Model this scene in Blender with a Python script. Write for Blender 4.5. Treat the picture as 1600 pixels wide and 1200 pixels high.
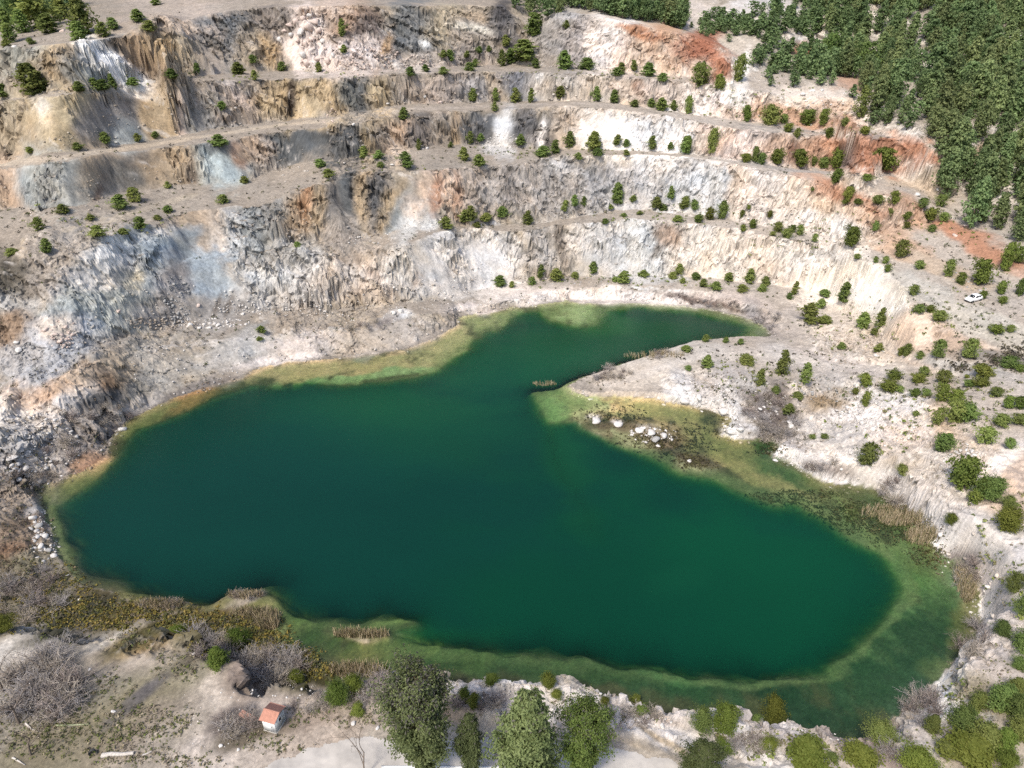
import bpy, math, random
import numpy as np
from mathutils import Vector, Matrix
from mathutils.geometry import delaunay_2d_cdt

for o in list(bpy.data.objects):
    bpy.data.objects.remove(o)
SC = bpy.context.scene
COL = SC.collection

# ------------------------------------------------------------------ camera, sky, sun, exposure
CAM_H, PITCH, FPX = 80.0, math.radians(30), 1110.0      # metres above the lake, tilt down, focal length in photo pixels
cam_data = bpy.data.cameras.new("camera")
cam_data.sensor_width = 36.0
cam_data.lens = FPX / 1600 * 36.0
cam_data.clip_start, cam_data.clip_end = 1.0, 8000.0
cam = bpy.data.objects.new("camera", cam_data)
cam.location = (0, 0, CAM_H)
cam.rotation_euler = (math.radians(90) - PITCH, 0, 0)
COL.objects.link(cam)
SC.camera = cam

SUN_EL, SUN_AZ = math.radians(54), math.radians(-148)    # azimuth clockwise from +Y (north): the sun stands behind-left
world = bpy.data.worlds.new("World")
SC.world = world
world.use_nodes = True
wn = world.node_tree.nodes
sky = wn.new("ShaderNodeTexSky")
sky.sky_type = 'NISHITA'
sky.sun_disc = False
sky.sun_elevation = SUN_EL
sky.sun_rotation = SUN_AZ
sky.air_density, sky.dust_density, sky.ozone_density = 1.0, 3.0, 1.0
bg = wn["Background"]
bg.inputs[1].default_value = 0.14
world.node_tree.links.new(sky.outputs[0], bg.inputs[0])
sun_data = bpy.data.lights.new("sun", 'SUN')
sun_data.energy = 2.4
sun_data.angle = math.radians(8.0)                        # thin high cloud softens the shadows
sun_data.color = (1.0, 0.93, 0.81)
sun = bpy.data.objects.new("sun", sun_data)
sd = Vector((math.sin(SUN_AZ) * math.cos(SUN_EL), math.cos(SUN_AZ) * math.cos(SUN_EL), math.sin(SUN_EL)))
sun.rotation_euler = sd.to_track_quat('Z', 'Y').to_euler()
COL.objects.link(sun)
vs = SC.view_settings
vs.view_transform = 'Standard'
vs.look = 'None'
vs.exposure = 0.58
vs.gamma = 1.0
vs.use_curve_mapping = False
SC.render.film_transparent = False
if hasattr(SC, "cycles"):
    SC.cycles.max_bounces = 6
    SC.cycles.transparent_max_bounces = 8
    SC.cycles.use_denoising = False

rng = np.random.default_rng(7)
random.seed(7)

# ------------------------------------------------------------------ noise
def _hash(ix, iy, iz, seed):
    h = (ix.astype(np.uint32) * np.uint32(374761393) + iy.astype(np.uint32) * np.uint32(668265263)
         + iz.astype(np.uint32) * np.uint32(2147483647) + np.uint32(seed * 1274126177 & 0xffffffff))
    h = (h ^ (h >> np.uint32(13))) * np.uint32(1274126177)
    h = (h ^ (h >> np.uint32(16))) * np.uint32(2246822519)
    return ((h ^ (h >> np.uint32(15))) & np.uint32(0xffffff)).astype(np.float32) / np.float32(0xffffff)

def vnoise2(x, y, seed=0):
    """value noise, -1..1"""
    x = np.asarray(x, np.float32); y = np.asarray(y, np.float32)
    fx = np.floor(x); fy = np.floor(y)
    ix = fx.astype(np.int64).astype(np.int32); iy = fy.astype(np.int64).astype(np.int32)
    tx = x - fx; ty = y - fy
    tx = tx * tx * tx * (tx * (tx * 6 - 15) + 10); ty = ty * ty * ty * (ty * (ty * 6 - 15) + 10)
    z = np.zeros_like(ix)
    a = _hash(ix, iy, z, seed); b = _hash(ix + 1, iy, z, seed)
    c = _hash(ix, iy + 1, z, seed); d = _hash(ix + 1, iy + 1, z, seed)
    v = a + (b - a) * tx + (c - a) * ty + (a - b - c + d) * tx * ty
    return v * 2 - 1

def fbm(x, y, seed=0, oct=4, gain=0.5, lac=2.03):
    v = 0; amp = 1; tot = 0
    for i in range(oct):
        v = v + amp * vnoise2(x + i * 17.3, y - i * 9.1, seed + i * 13)
        tot += amp; amp *= gain; x = x * lac; y = y * lac
    return v / tot

def ridged(x, y, seed=0, oct=3, gain=0.5):
    v = 0; amp = 1; tot = 0
    for i in range(oct):
        v = v + amp * (1 - np.abs(vnoise2(x + i * 5.7, y + i * 3.3, seed + i * 7)))
        tot += amp; amp *= gain; x = x * 2.1; y = y * 2.1
    return v / tot          # 0..1, sharp maxima

def vnoise3(p, seed=0):
    f = np.floor(p); i = f.astype(np.int32); t = (p - f).astype(np.float32); t = t * t * (3 - 2 * t)
    v = 0
    for k in range(8):
        a, b, c = k & 1, (k >> 1) & 1, k >> 2
        w = (t[:, 0] if a else 1 - t[:, 0]) * (t[:, 1] if b else 1 - t[:, 1]) * (t[:, 2] if c else 1 - t[:, 2])
        v = v + w * _hash(i[:, 0] + a, i[:, 1] + b, i[:, 2] + c, seed)
    return v * 2 - 1
def fbm3(p, seed=0, oct=3):
    v = 0; amp = 1; tot = 0
    for i in range(oct): v = v + amp * vnoise3(p * 2.03 ** i + 7.7 * i, seed + i); tot += amp; amp *= .5
    return v / tot
def cells(p, seed=0):
    """one random value per Voronoi cell, and the gap between the two nearest cell centres"""
    f = np.floor(p); i = f.astype(np.int32); t = (p - f).astype(np.float32)
    best = np.full(len(p), 9, np.float32); sec = best.copy(); val = np.zeros(len(p), np.float32)
    for a in (-1, 0, 1):
        for b in (-1, 0, 1):
            for c in (-1, 0, 1):
                X, Y, Z = i[:, 0] + a, i[:, 1] + b, i[:, 2] + c
                h = _hash(X, Y, Z, seed)
                d = (a + h - t[:, 0]) ** 2 + (b + (h * 57.31) % 1 - t[:, 1]) ** 2 + (c + (h * 311.7) % 1 - t[:, 2]) ** 2
                m = d < best
                sec = np.where(m, best, np.minimum(sec, d)); val = np.where(m, (h * 1733.3) % 1, val); best = np.where(m, d, best)
    return val, np.sqrt(sec) - np.sqrt(best)

def smooth(a, b, x):
    t = np.clip((x - a) / (b - a), 0, 1)
    return t * t * (3 - 2 * t)

def lin(rgb):
    c = np.array(rgb, np.float64) / 255.0
    return np.where(c <= 0.04045, c / 12.92, ((c + 0.055) / 1.055) ** 2.4)

# ------------------------------------------------------------------ survey: sight lines from the camera station
CP, SP = math.cos(PITCH), math.sin(PITCH)
def sight(px, py):
    u = (np.asarray(px, float) - 800) / FPX; v = -(np.asarray(py, float) - 600) / FPX
    return np.stack([u + 0 * v, CP + v * SP + 0 * u, -SP + v * CP + 0 * u], -1)
def at_z(px, py, z):
    d = sight(px, py); t = (np.asarray(z, float) - CAM_H) / d[..., 2]
    return np.stack([d[..., 0] * t, d[..., 1] * t, np.zeros_like(t) + z], -1)

LINES = dict(
 S=[(0,720),(64,760),(86,752),(125,741),(165,716),(175,684),(205,655),(270,623),(324,606),(381,589),(405,576),(449,565),(489,564),(540,559),(574,552),(628,549),(665,535),(692,522),(712,511),(719,496),(766,488),(800,481),(834,478),(884,471),(918,474),(969,473),(1070,479),(1111,484),(1154,495),(1188,506),(1208,522),(1240,520),(1300,500)],
 B=[(0,606),(34,600),(100,585),(209,547),(290,536),(371,531),(472,525),(540,522),(580,505),(614,490),(665,488),(700,490),(730,478),(766,474),(834,457),(884,449),(969,444),(1060,452),(1127,457),(1178,474),(1212,491),(1240,495),(1300,490)],
 T1=[(0,592),(60,575),(148,538),(243,515),(303,500),(385,488),(430,486),(500,492),(560,478),(640,468),(700,466),(766,448),(834,440),(900,435),(1000,432),(1100,435),(1180,444),(1262,452),(1300,470)],
 C1=[(500,400),(530,393),(621,385),(682,366),(729,359),(800,362),(834,358),(884,351),(952,344),(1019,343),(1060,348),(1144,358),(1195,368),(1249,375),(1303,385)],
 T2=[(500,390),(560,375),(640,355),(700,350),(800,350),(870,343),(952,330),(1019,328),(1060,333),(1144,343),(1195,352),(1249,360),(1303,370)],
 C2=[(0,440),(60,400),(100,392),(169,381),(256,351),(280,329),(337,327),(400,322),(432,317),(452,297),(506,287),(530,271),(631,270),(732,263),(817,256),(851,243),(969,243),(1060,245),(1144,256),(1229,273),(1300,290),(1400,310)],
 T3=[(0,324),(84,330),(169,304),(280,287),(371,287),(472,253),(540,248),(631,231),(722,224),(834,233),(918,234),(1002,236),(1060,238),(1127,246),(1229,260),(1330,267),(1397,270)],
 C3=[(0,267),(101,250),(236,233),(337,223),(371,216),(439,206),(540,196),(597,184),(665,175),(732,174),(834,169),(901,165),(969,172),(1060,184),(1127,199),(1229,208),(1296,213),(1397,216),(1465,230)],
 T4=[(0,250),(135,233),(236,219),(337,202),(439,189),(540,179),(631,162),(766,160),(867,157),(935,158),(1060,174),(1161,190),(1262,196),(1364,202)],
 C4=[(0,162),(101,148),(219,132),(287,127),(422,125),(540,121),(665,115),(793,111),(867,115),(969,118),(1070,128),(1127,135),(1229,150),(1364,190)],
 T5=[(0,152),(51,148),(135,142),(219,127),(287,120),(439,111),(540,111),(665,105),(780,101),(867,105),(952,111),(1070,121),(1138,126)],
 C5=[(0,74),(67,71),(101,67),(142,62),(196,56),(253,50),(300,24),(400,12),(540,8),(665,9),(766,7),(793,10),(881,17),(901,20),(935,25),(986,37),(1060,50),(1111,57),(1141,95)],
)
LN = {k: np.array(v, float) for k, v in LINES.items()}
def liney(name, x):
    a = LN[name]
    y = np.interp(x, a[:, 0], a[:, 1])
    return y + np.where(x < 0, -x * 0.22, 0)
xs_all = np.arange(-420, 1301, 11.0)
order = [('S', 0), ('B', 35), ('T1', 6), ('C1', 60), ('T2', 8), ('C2', 56), ('T3', 8), ('C3', 58), ('T4', 5), ('C4', 56), ('T5', 5), ('C5', 50)]
res = {}
yS = liney('S', xs_all); t1 = liney('T1', xs_all); c2 = liney('C2', xs_all)
z = np.zeros_like(xs_all); dist = None
for n, slope in order:
    y = liney(n, xs_all)
    sl = np.full_like(xs_all, slope, float)
    if n == 'C1':
        y = np.where(xs_all < 500, t1 * .45 + c2 * .55, y); sl = np.where(xs_all < 480, 50, 60)
    if n == 'T2':
        y = np.where(xs_all < 500, t1 * .45 + c2 * .55 - 3, y)
    if n == 'C2':
        sl = np.where(xs_all < 480, 48, 57)
    d = sight(xs_all, y); td = -d[:, 2] / np.hypot(d[:, 0], d[:, 1])
    if dist is None:
        dist = CAM_H / td
    else:
        k = 1 / np.tan(np.radians(sl)); D = (CAM_H - z - td * dist) / (1 + td * k)
        z = z + D; dist = dist + D * k
    kk = np.exp(-0.5 * (np.arange(-9, 10) / 3.5) ** 2); kk /= kk.sum()
    zs = np.convolve(np.pad(z, 9, mode='edge'), kk, 'valid')
    if n == 'S': zs = zs * 0
    res[n] = (y, zs)
PTS = []
for n, (y, zs) in res.items():
    m = np.ones(len(xs_all), bool)
    if n == 'C5': m = (xs_all < 1141) & ((xs_all < 798) | (xs_all > 872))
    if n == 'T5': m = xs_all < 1138
    if n == 'S': m = (xs_all > 60) & (xs_all < 1210)
    p = at_z(xs_all, y, zs)[m]
    PTS.append(p)
    a = LN[n]
    if a[-1, 0] > 1310:                         # stretch of the line beyond the last solved column
        xe = np.arange(1312, a[-1, 0] + 1, 11.0)
        PTS.append(at_z(xe, np.interp(xe, a[:, 0], a[:, 1]), zs[-1]))
def add(*pts):
    a = np.array(pts, float); PTS.append(at_z(a[:, 0], a[:, 1], a[:, 2]))
def polyline(pts, step=8.0):
    a = np.array(pts, float); out = [a[0]]
    for p, q in zip(a[:-1], a[1:]):
        n = max(1, int(np.hypot(*(q - p)[:2]) / step))
        for i in range(1, n + 1): out.append(p + (q - p) * i / n)
    return np.array(out)
# crest of the white ridge that bounds the pit on the right and the foot of its face
r = polyline([(1303,385,15.3),(1330,397,15.4),(1357,414,15.4),(1391,430,15.3),(1418,454,15),(1416,491,13),(1419,518,11),(1431,542,9)])
PTS.append(at_z(r[:, 0], r[:, 1], r[:, 2]))
r = polyline([(1300,474,2.6),(1317,483,3),(1345,503,3.4),(1374,525,4),(1397,552,5),(1428,566,7.2)])
PTS.append(at_z(r[:, 0], r[:, 1], r[:, 2]))
# ground behind it up to the forest
add((1440,470,15),(1450,500,13.5),(1500,520,13),(1480,560,10.5),(1540,560,11),(1600,560,12),(1460,562,9.6),
    (1400,350,22),(1400,400,17.5),(1450,440,16.2),(1500,460,16),(1520,480,15.6),(1560,490,15.4),(1600,500,15),(1450,400,18),(1500,400,18.8),(1600,440,17.4),(1600,400,20.5),
    (1600,340,25),(1500,340,23.5),(1450,300,27),(1500,300,27.5),(1600,260,34),(1500,250,34),(1600,200,42),(1500,190,42),(1430,195,42),(1600,130,50),
    (1500,120,51),(1400,130,49),(1300,100,52),(1230,60,58.5),(1190,110,52),(1300,150,47),(1400,170,44),(1300,40,62),(1400,50,59.5),(1500,40,61.5),(1600,40,61.5),
    (1600,5,70.5),(1400,5,70.5),(1300,5,70.5),(1200,5,70.5),(1150,30,65),(1180,60,60),(1160,90,55))
add((830,12,69),(860,8,70),(900,4,70.5),(950,4,70.8),(1000,6,70),(1050,10,68.8),(1100,10,68.8),(1080,30,65))
add((0,40,66),(100,30,67.5),(200,20,69),(0,5,70),(100,2,71),(200,2,71.5),(250,22,70))
add((815,38,64.5),(835,46,63.5),(852,40,64.5))
# spit, hummocks and the right bank
SPIT = [(1240,530,2.4),(1290,520,2.8),(1330,530,3),(1000,572,1.6),(1080,553,2.4),(1171,546,2.8),(1250,556,3.3),(1300,566,4),(1380,572,5.2),(1450,582,7.2),(1500,588,9.2),
    (935,600,1.0),(965,592,1.2),(1030,600,1.6),(1060,600,2.3),(1100,600,2.9),(1150,602,3.2),(1200,620,3.3),(1250,640,3.4),(1190,655,2.2),(1235,680,2.2),(1300,600,4.2),(1340,600,5),(1300,630,3.0),
    (1290,660,3.1),(1330,670,4.1),(1380,630,6),(1400,680,6.5),(1340,710,4.6),(1290,700,3.6),(1250,705,2.6),(1310,735,3.2),(1390,740,5.6),(1440,700,8),(1450,640,9),(1500,640,10.5),
    (1560,600,12),(1600,620,12.5),(1600,700,11.5),(1520,700,10.5),(1480,760,8.5),(1540,780,9.5),(1600,800,10),(1440,780,6.2),(1400,768,4),(1430,800,5.0),(1455,830,5.5),(1484,850,6),
    (1512,876,6.3),(1540,905,6.5),(1550,950,6.8),(1548,985,6.8),(1600,900,8.5),(1570,880,7.6),(1600,1000,8),(1580,1010,7.4),(1600,1100,8),(1560,1060,7.4)]
add(*SPIT)
add((1850,300,30),(1850,400,24),(1850,560,16),(1850,700,14),(1850,900,11),(1850,1100,10),(1850,1300,10),(1700,480,17),(1700,600,13.5),(1700,750,11.5),(1700,1000,9))
# left bank
add((0,650,10),(40,660,7),(80,680,4.5),(120,690,2.8),(150,690,1.4),(200,640,2.4),(150,640,5),(20,740,4.5),(0,700,7),(45,790,2),(0,820,3.4),(50,850,1.6),(0,880,2.4),(60,900,.8),(0,945,1.4),(90,930,.3),(-120,700,11),(-120,850,7),(-120,960,5),(-300,900,10))
# near rim and the plateau the station stands over
RIM = polyline([(-60,986,8.2),(0,984,8.2),(44,984,8.2),(81,984,8.2),(118,992,8.1),(148,999,8),(175,988,8),(199,984,8),(236,989,8),(263,999,8),(287,999,8),(304,1016,7.9),(330,1030,7.8),(352,1036,7.8),(366,1068,7.6),(400,1084,7.6),(425,1078,7.6),(449,1075,7.6),(500,1077,7.5),(520,1097,7.4),(545,1092,7.2),(564,1080,7.1),(590,1063,7),(621,1054,7),(695,1058,7),(732,1062,7),(783,1069,7),(817,1065,7),(891,1071,7),(962,1087,6.9),(1019,1104,6.9),(1070,1114,6.8),(1110,1122,6.8),(1158,1120,6.8),(1222,1137,6.7),(1283,1144,6.7),(1347,1156,6.6),(1404,1151,6.6),(1445,1132,6.6),(1460,1114,6.6),(1485,1080,6.6),(1520,1050,6.7),(1534,1036,6.7),(1548,1005,6.8)], 14)
rw = at_z(RIM[:, 0], RIM[:, 1], RIM[:, 2])
PTS.append(rw)
ctr = at_z(900.0, 820.0, 0.0)
out = rw[:, :2] * 0
dd = np.array([0.0, 1.0]) * np.ones((len(rw), 2))
toc = ctr[None, :2] - rw[:, :2]; toc /= np.linalg.norm(toc, axis=1)[:, None]
wv = smooth(1300, 1500, RIM[:, 0])[:, None]
out = dd * (1 - wv) + toc * wv
out /= np.linalg.norm(out, axis=1)[:, None]
foot = rw.copy(); foot[:, :2] += out * (RIM[:, 2:3] * 0.52); foot[:, 2] = np.where(RIM[:, 0] < 520, 0.25, 0.0)
PTS.append(foot)
add((0,1100,8.6),(150,1100,8.4),(300,1100,8.1),(60,1040,8.4),(200,1050,8.2),(425,1140,7.8),(480,1180,7.6),(540,1150,7.6),(620,1150,7.55),(700,1150,7.5),(800,1155,7.45),(900,1160,7.4),(1000,1175,7.3),(650,1100,7.6),(760,1100,7.7),(880,1110,7.5),(980,1130,7.4),
    (1050,1150,7.3),(1100,1165,7),(1200,1175,7),(1300,1180,7),(1400,1180,7.1),(1500,1150,7.3),(0,1250,8.8),(200,1250,8.4),(400,1250,7.8),(600,1250,7.6),(800,1250,7.5),(1000,1250,7.4),(1200,1250,7.3),(1400,1250,7.4),(1600,1250,8),
    (-300,1100,9),(-300,1300,9))
PTS.append(np.array([(-260,20,12),(-120,0,9),(-60,-5,8),(0,-5,8),(60,-5,8),(120,0,9),(260,20,12),(-420,200,60),(420,200,46),(-420,120,35),(420,120,30),
                     (-300,330,84),(-200,330,83),(-100,330,80),(0,330,73),(50,330,72),(100,330,72),(200,330,74),(300,330,76),(420,330,80),(-420,330,84),
                     (-420,460,110),(-200,460,108),(0,460,104),(200,460,104),(420,460,108)], float))
P3 = np.concatenate(PTS)

# ------------------------------------------------------------------ base height field (0.5 m raster of the triangulated survey)
RX0, RY0, RS = -330.0, 5.0, 0.5
RNX, RNY = 1320, 910
vv, ee, ff, ov, oe, of = delaunay_2d_cdt([Vector(p[:2]) for p in P3], [], [], 0, 1e-4)
zz = np.array([P3[o[0], 2] if o else 0 for o in ov])
vv = np.array([(v.x, v.y) for v in vv])
H0 = np.full((RNY, RNX), np.nan, np.float32)
for f in ff:
    a, b, c = (vv[i] for i in f)
    gx0 = max(0, int(math.ceil((min(a[0], b[0], c[0]) - RX0) / RS))); gx1 = min(RNX - 1, int((max(a[0], b[0], c[0]) - RX0) / RS))
    gy0 = max(0, int(math.ceil((min(a[1], b[1], c[1]) - RY0) / RS))); gy1 = min(RNY - 1, int((max(a[1], b[1], c[1]) - RY0) / RS))
    if gx1 < gx0 or gy1 < gy0: continue
    X, Y = np.meshgrid(RX0 + np.arange(gx0, gx1 + 1) * RS, RY0 + np.arange(gy0, gy1 + 1) * RS)
    den = (b[1] - c[1]) * (a[0] - c[0]) + (c[0] - b[0]) * (a[1] - c[1])
    if abs(den) < 1e-9: continue
    w0 = ((b[1] - c[1]) * (X - c[0]) + (c[0] - b[0]) * (Y - c[1])) / den
    w1 = ((c[1] - a[1]) * (X - c[0]) + (a[0] - c[0]) * (Y - c[1])) / den
    w2 = 1 - w0 - w1
    m = (w0 >= -1e-6) & (w1 >= -1e-6) & (w2 >= -1e-6)
    zf = w0 * zz[f[0]] + w1 * zz[f[1]] + w2 * zz[f[2]]
    sub = H0[gy0:gy1 + 1, gx0:gx1 + 1]
    sub[m] = zf[m]
for i in range(RNY):                                     # fill the little left outside the hull from the sides
    rowv = H0[i]; m = np.isfinite(rowv)
    if m.any(): rowv[~m] = np.interp(np.flatnonzero(~m), np.flatnonzero(m), rowv[m])
    else: H0[i] = 8.0
def blur(A, n):
    for _ in range(n):
        B = np.pad(A, 1, mode='edge')
        A = (B[:-2, 1:-1] + B[2:, 1:-1] + B[1:-1, :-2] + B[1:-1, 2:] + 2 * A) / 6
    return A
H0 = blur(H0, 2)
def bil(A, x, y):
    fx = np.clip((x - RX0) / RS, 0, RNX - 1.001); fy = np.clip((y - RY0) / RS, 0, RNY - 1.001)
    ix = fx.astype(int); iy = fy.astype(int); tx = fx - ix; ty = fy - iy
    return (A[iy, ix] * (1 - tx) + A[iy, ix + 1] * tx) * (1 - ty) + (A[iy + 1, ix] * (1 - tx) + A[iy + 1, ix + 1] * tx) * ty
def extremum(A, r, fn):
    B = A.copy()
    for ax in (0, 1):
        C0 = B.copy()
        for k in range(1, r + 1):
            C0 = fn(C0, np.roll(B, k, ax)); C0 = fn(C0, np.roll(B, -k, ax))
        B = C0
    return B
LO, HI = extremum(H0, 11, np.minimum), extremum(H0, 11, np.maximum)
ZREL = blur(np.clip((H0 - LO) / np.maximum(HI - LO, 1.5), 0, 1).astype(np.float32), 3)
GY, GX = np.gradient(blur(H0, 6), RS)
SLOPE0 = np.hypot(GX, GY)

# ------------------------------------------------------------------ lake outline and depth
def W0(pts): 
    a = np.array(pts, float); return at_z(a[:, 0], a[:, 1], 0.0)[:, :2]
shore = [(60,775),(64,762),(86,752),(125,741),(165,716),(175,684),(205,655),(270,623),(324,606),(381,589),(405,576),(449,565),(489,564),(540,559),(574,552),(628,549),(665,535),(692,522),(712,511),(719,496),(766,488),(800,481),(834,478),(884,471),(918,474),(969,473),(1070,479),(1111,484),(1154,495),(1188,506),(1208,522),(1202,528),(1171,532),(1127,536),(1080,540),(1067,546),(1019,560),(962,577),(911,593),(886,606),(894,614),(928,622),(959,620),(1019,624),(1056,633),(1080,635),(1111,641),(1134,650),(1144,657),(1127,680),(1151,689),(1202,684),(1219,700),(1204,714),(1235,722),(1259,738),(1290,756),(1330,761),(1377,768),(1394,785),(1418,807),(1441,837),(1465,864),(1495,883),(1520,911),(1529,942),(1530,975),(1526,1000)]
SH = W0(shore)
fm = (RIM[:, 0] >= 505) & (RIM[:, 0] <= 1534)
near = foot[fm][::-1][:, :2] + np.array([0, 0.15])
wet = W0([(505,1050),(470,1030),(445,1010),(430,985),(420,962),(395,955),(352,952),(325,960),(300,962),(262,955),(215,946),(180,930),(140,920),(118,908),(98,880),(84,845),(70,805)])
LAKE = np.concatenate([SH, near, wet])
DEEP = W0([(92,790),(150,745),(185,705),(215,668),(285,642),(335,620),(392,600),(422,606),(483,597),(540,600),(594,597),(645,592),(682,577),(709,557),(749,530),(752,518),(782,513),(800,498),(812,489),(845,486),(860,500),(900,510),(930,508),(948,484),(1000,480),(1070,486),(1110,492),(1150,502),(1180,512),(1165,527),(1120,531),(1072,540),(1010,556),(955,574),(905,590),(870,604),(835,612),(842,640),(856,662),(880,660),(903,658),(908,668),(935,679),(1002,709),(1067,742),(1104,746),(1134,756),(1171,773),(1249,792),(1289,809),(1323,832),(1347,853),(1374,866),(1397,883),(1413,906),(1413,928),(1396,951),(1363,981),(1353,1001),(1336,1028),(1279,1055),(1212,1066),(1127,1059),(1060,1060),(1050,1060),(1009,1042),(935,1032),(888,1032),(854,1020),(783,1022),(732,1008),(665,1008),(610,1001),(602,990),(640,984),(648,976),(620,966),(591,962),(567,974),(530,974),(480,966),(450,956),(435,940),(425,925),(412,921),(350,934),(340,939),(300,944),(262,938),(212,926),(165,910),(130,898),(112,870),(98,835)])
def inside(poly, x, y):
    r_ = np.zeros(x.shape, bool)
    for (x0, y0), (x1, y1) in zip(poly, np.roll(poly, -1, 0)):
        c = (y0 > y) != (y1 > y)
        if y1 != y0: r_ ^= c & (x < (x1 - x0) * (y - y0) / (y1 - y0) + x0)
    return r_
def dist_to(poly, x, y, closed=True):
    d2 = np.full(x.shape, 1e9, np.float32)
    q = np.roll(poly, -1, 0) if closed else poly[1:]
    for a, b in zip(poly if closed else poly[:-1], q):
        ab = b - a; L = max(1e-9, ab @ ab)
        t = np.clip(((x - a[0]) * ab[0] + (y - a[1]) * ab[1]) / L, 0, 1)
        d2 = np.minimum(d2, (x - a[0] - t * ab[0]) ** 2 + (y - a[1] - t * ab[1]) ** 2)
    return np.sqrt(d2)
LXa = np.arange(-125, 125.1, 0.5); LYa = np.arange(45, 205.1, 0.5)
LX, LY = np.meshgrid(LXa, LYa)
wx = LX + 1.3 * fbm(LX / 5, LY / 5, 31, 4); wy = LY + 1.6 * fbm(LX / 5, LY / 5, 47, 4)
in_l = inside(LAKE, LX + 0.35 * fbm(LX / 2, LY / 2, 3, 3), LY + 0.35 * fbm(LX / 2, LY / 2, 5, 3))
d_l = dist_to(LAKE, LX, LY)
in_d = inside(DEEP, wx, wy); d_d = dist_to(DEEP, wx, wy)
sdeep = np.where(in_d, d_d, -d_d)
# submerged sill that runs on from the tip of the spit
sill = W0([(845,650),(862,700),(885,750),(915,800),(940,850)])
d_s = dist_to(sill, wx, wy, False)
depth = np.where(in_d, 0.5 + 0.95 * sdeep, 0.5 - np.clip(-sdeep, 0, 4) * 0.05)
depth = np.minimum(depth, 12)
t_s = np.clip((W0([(845, 650)])[0, 1] - LY) / 40, 0, 1)
depth = np.where(in_d, np.minimum(depth, 2.0 + 3.0 * t_s + d_s * 1.1 + .5 * fbm(LX / 4, LY / 4, 63, 4)), depth)
def bumps(lst):
    v = np.zeros(LX.shape)
    for px, py, rx, ry, h in lst:
        c = at_z(px, py, 0.0); k = np.linalg.norm(c - [0, 0, CAM_H]) / FPX
        kd = k / max(.25, (CAM_H / np.linalg.norm(c - [0, 0, CAM_H])))
        q = ((wx - c[0]) / (rx * k)) ** 2 + ((wy - c[1]) / (ry * kd)) ** 2
        v = np.maximum(v, h * np.exp(-q * 0.9) * (1 + 0.35 * fbm(LX, LY, 61, 3)))
    return v
ISLET = [(384,934,32,9,1.5),(250,948,42,8,0.95),(1012,677,34,15,2.5),(929,650,14,6,1.2),(965,658,11,4,1.1),(960,672,50,10,0.75),(1000,695,40,10,0.6),(1085,724,30,13,0.72),(905,655,16,12,0.75),(948,636,26,9,0.5),
         (570,994,42,6,0.9),(1512,925,16,22,.9),(425,985,16,9,0.7),(1155,668,20,8,1.0)]
depth = np.clip(depth, 0.0, 12) * smooth(0.0, 3.0, d_l) + 0.03
depth = depth - bumps(ISLET)
DEPTH = np.where(in_l, depth, -1.0)
def lk(A, x, y, fill):
    fx = (x - LXa[0]) / 0.5; fy = (y - LYa[0]) / 0.5
    m = (fx > 0) & (fy > 0) & (fx < len(LXa) - 1.01) & (fy < len(LYa) - 1.01)
    fx = np.clip(fx, 0, len(LXa) - 1.01); fy = np.clip(fy, 0, len(LYa) - 1.01)
    ix = fx.astype(int); iy = fy.astype(int); tx = fx - ix; ty = fy - iy
    v = (A[iy, ix] * (1 - tx) + A[iy, ix + 1] * tx) * (1 - ty) + (A[iy + 1, ix] * (1 - tx) + A[iy + 1, ix + 1] * tx) * ty
    return np.where(m, v, fill)
IN_L = in_l.astype(np.float32)

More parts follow.
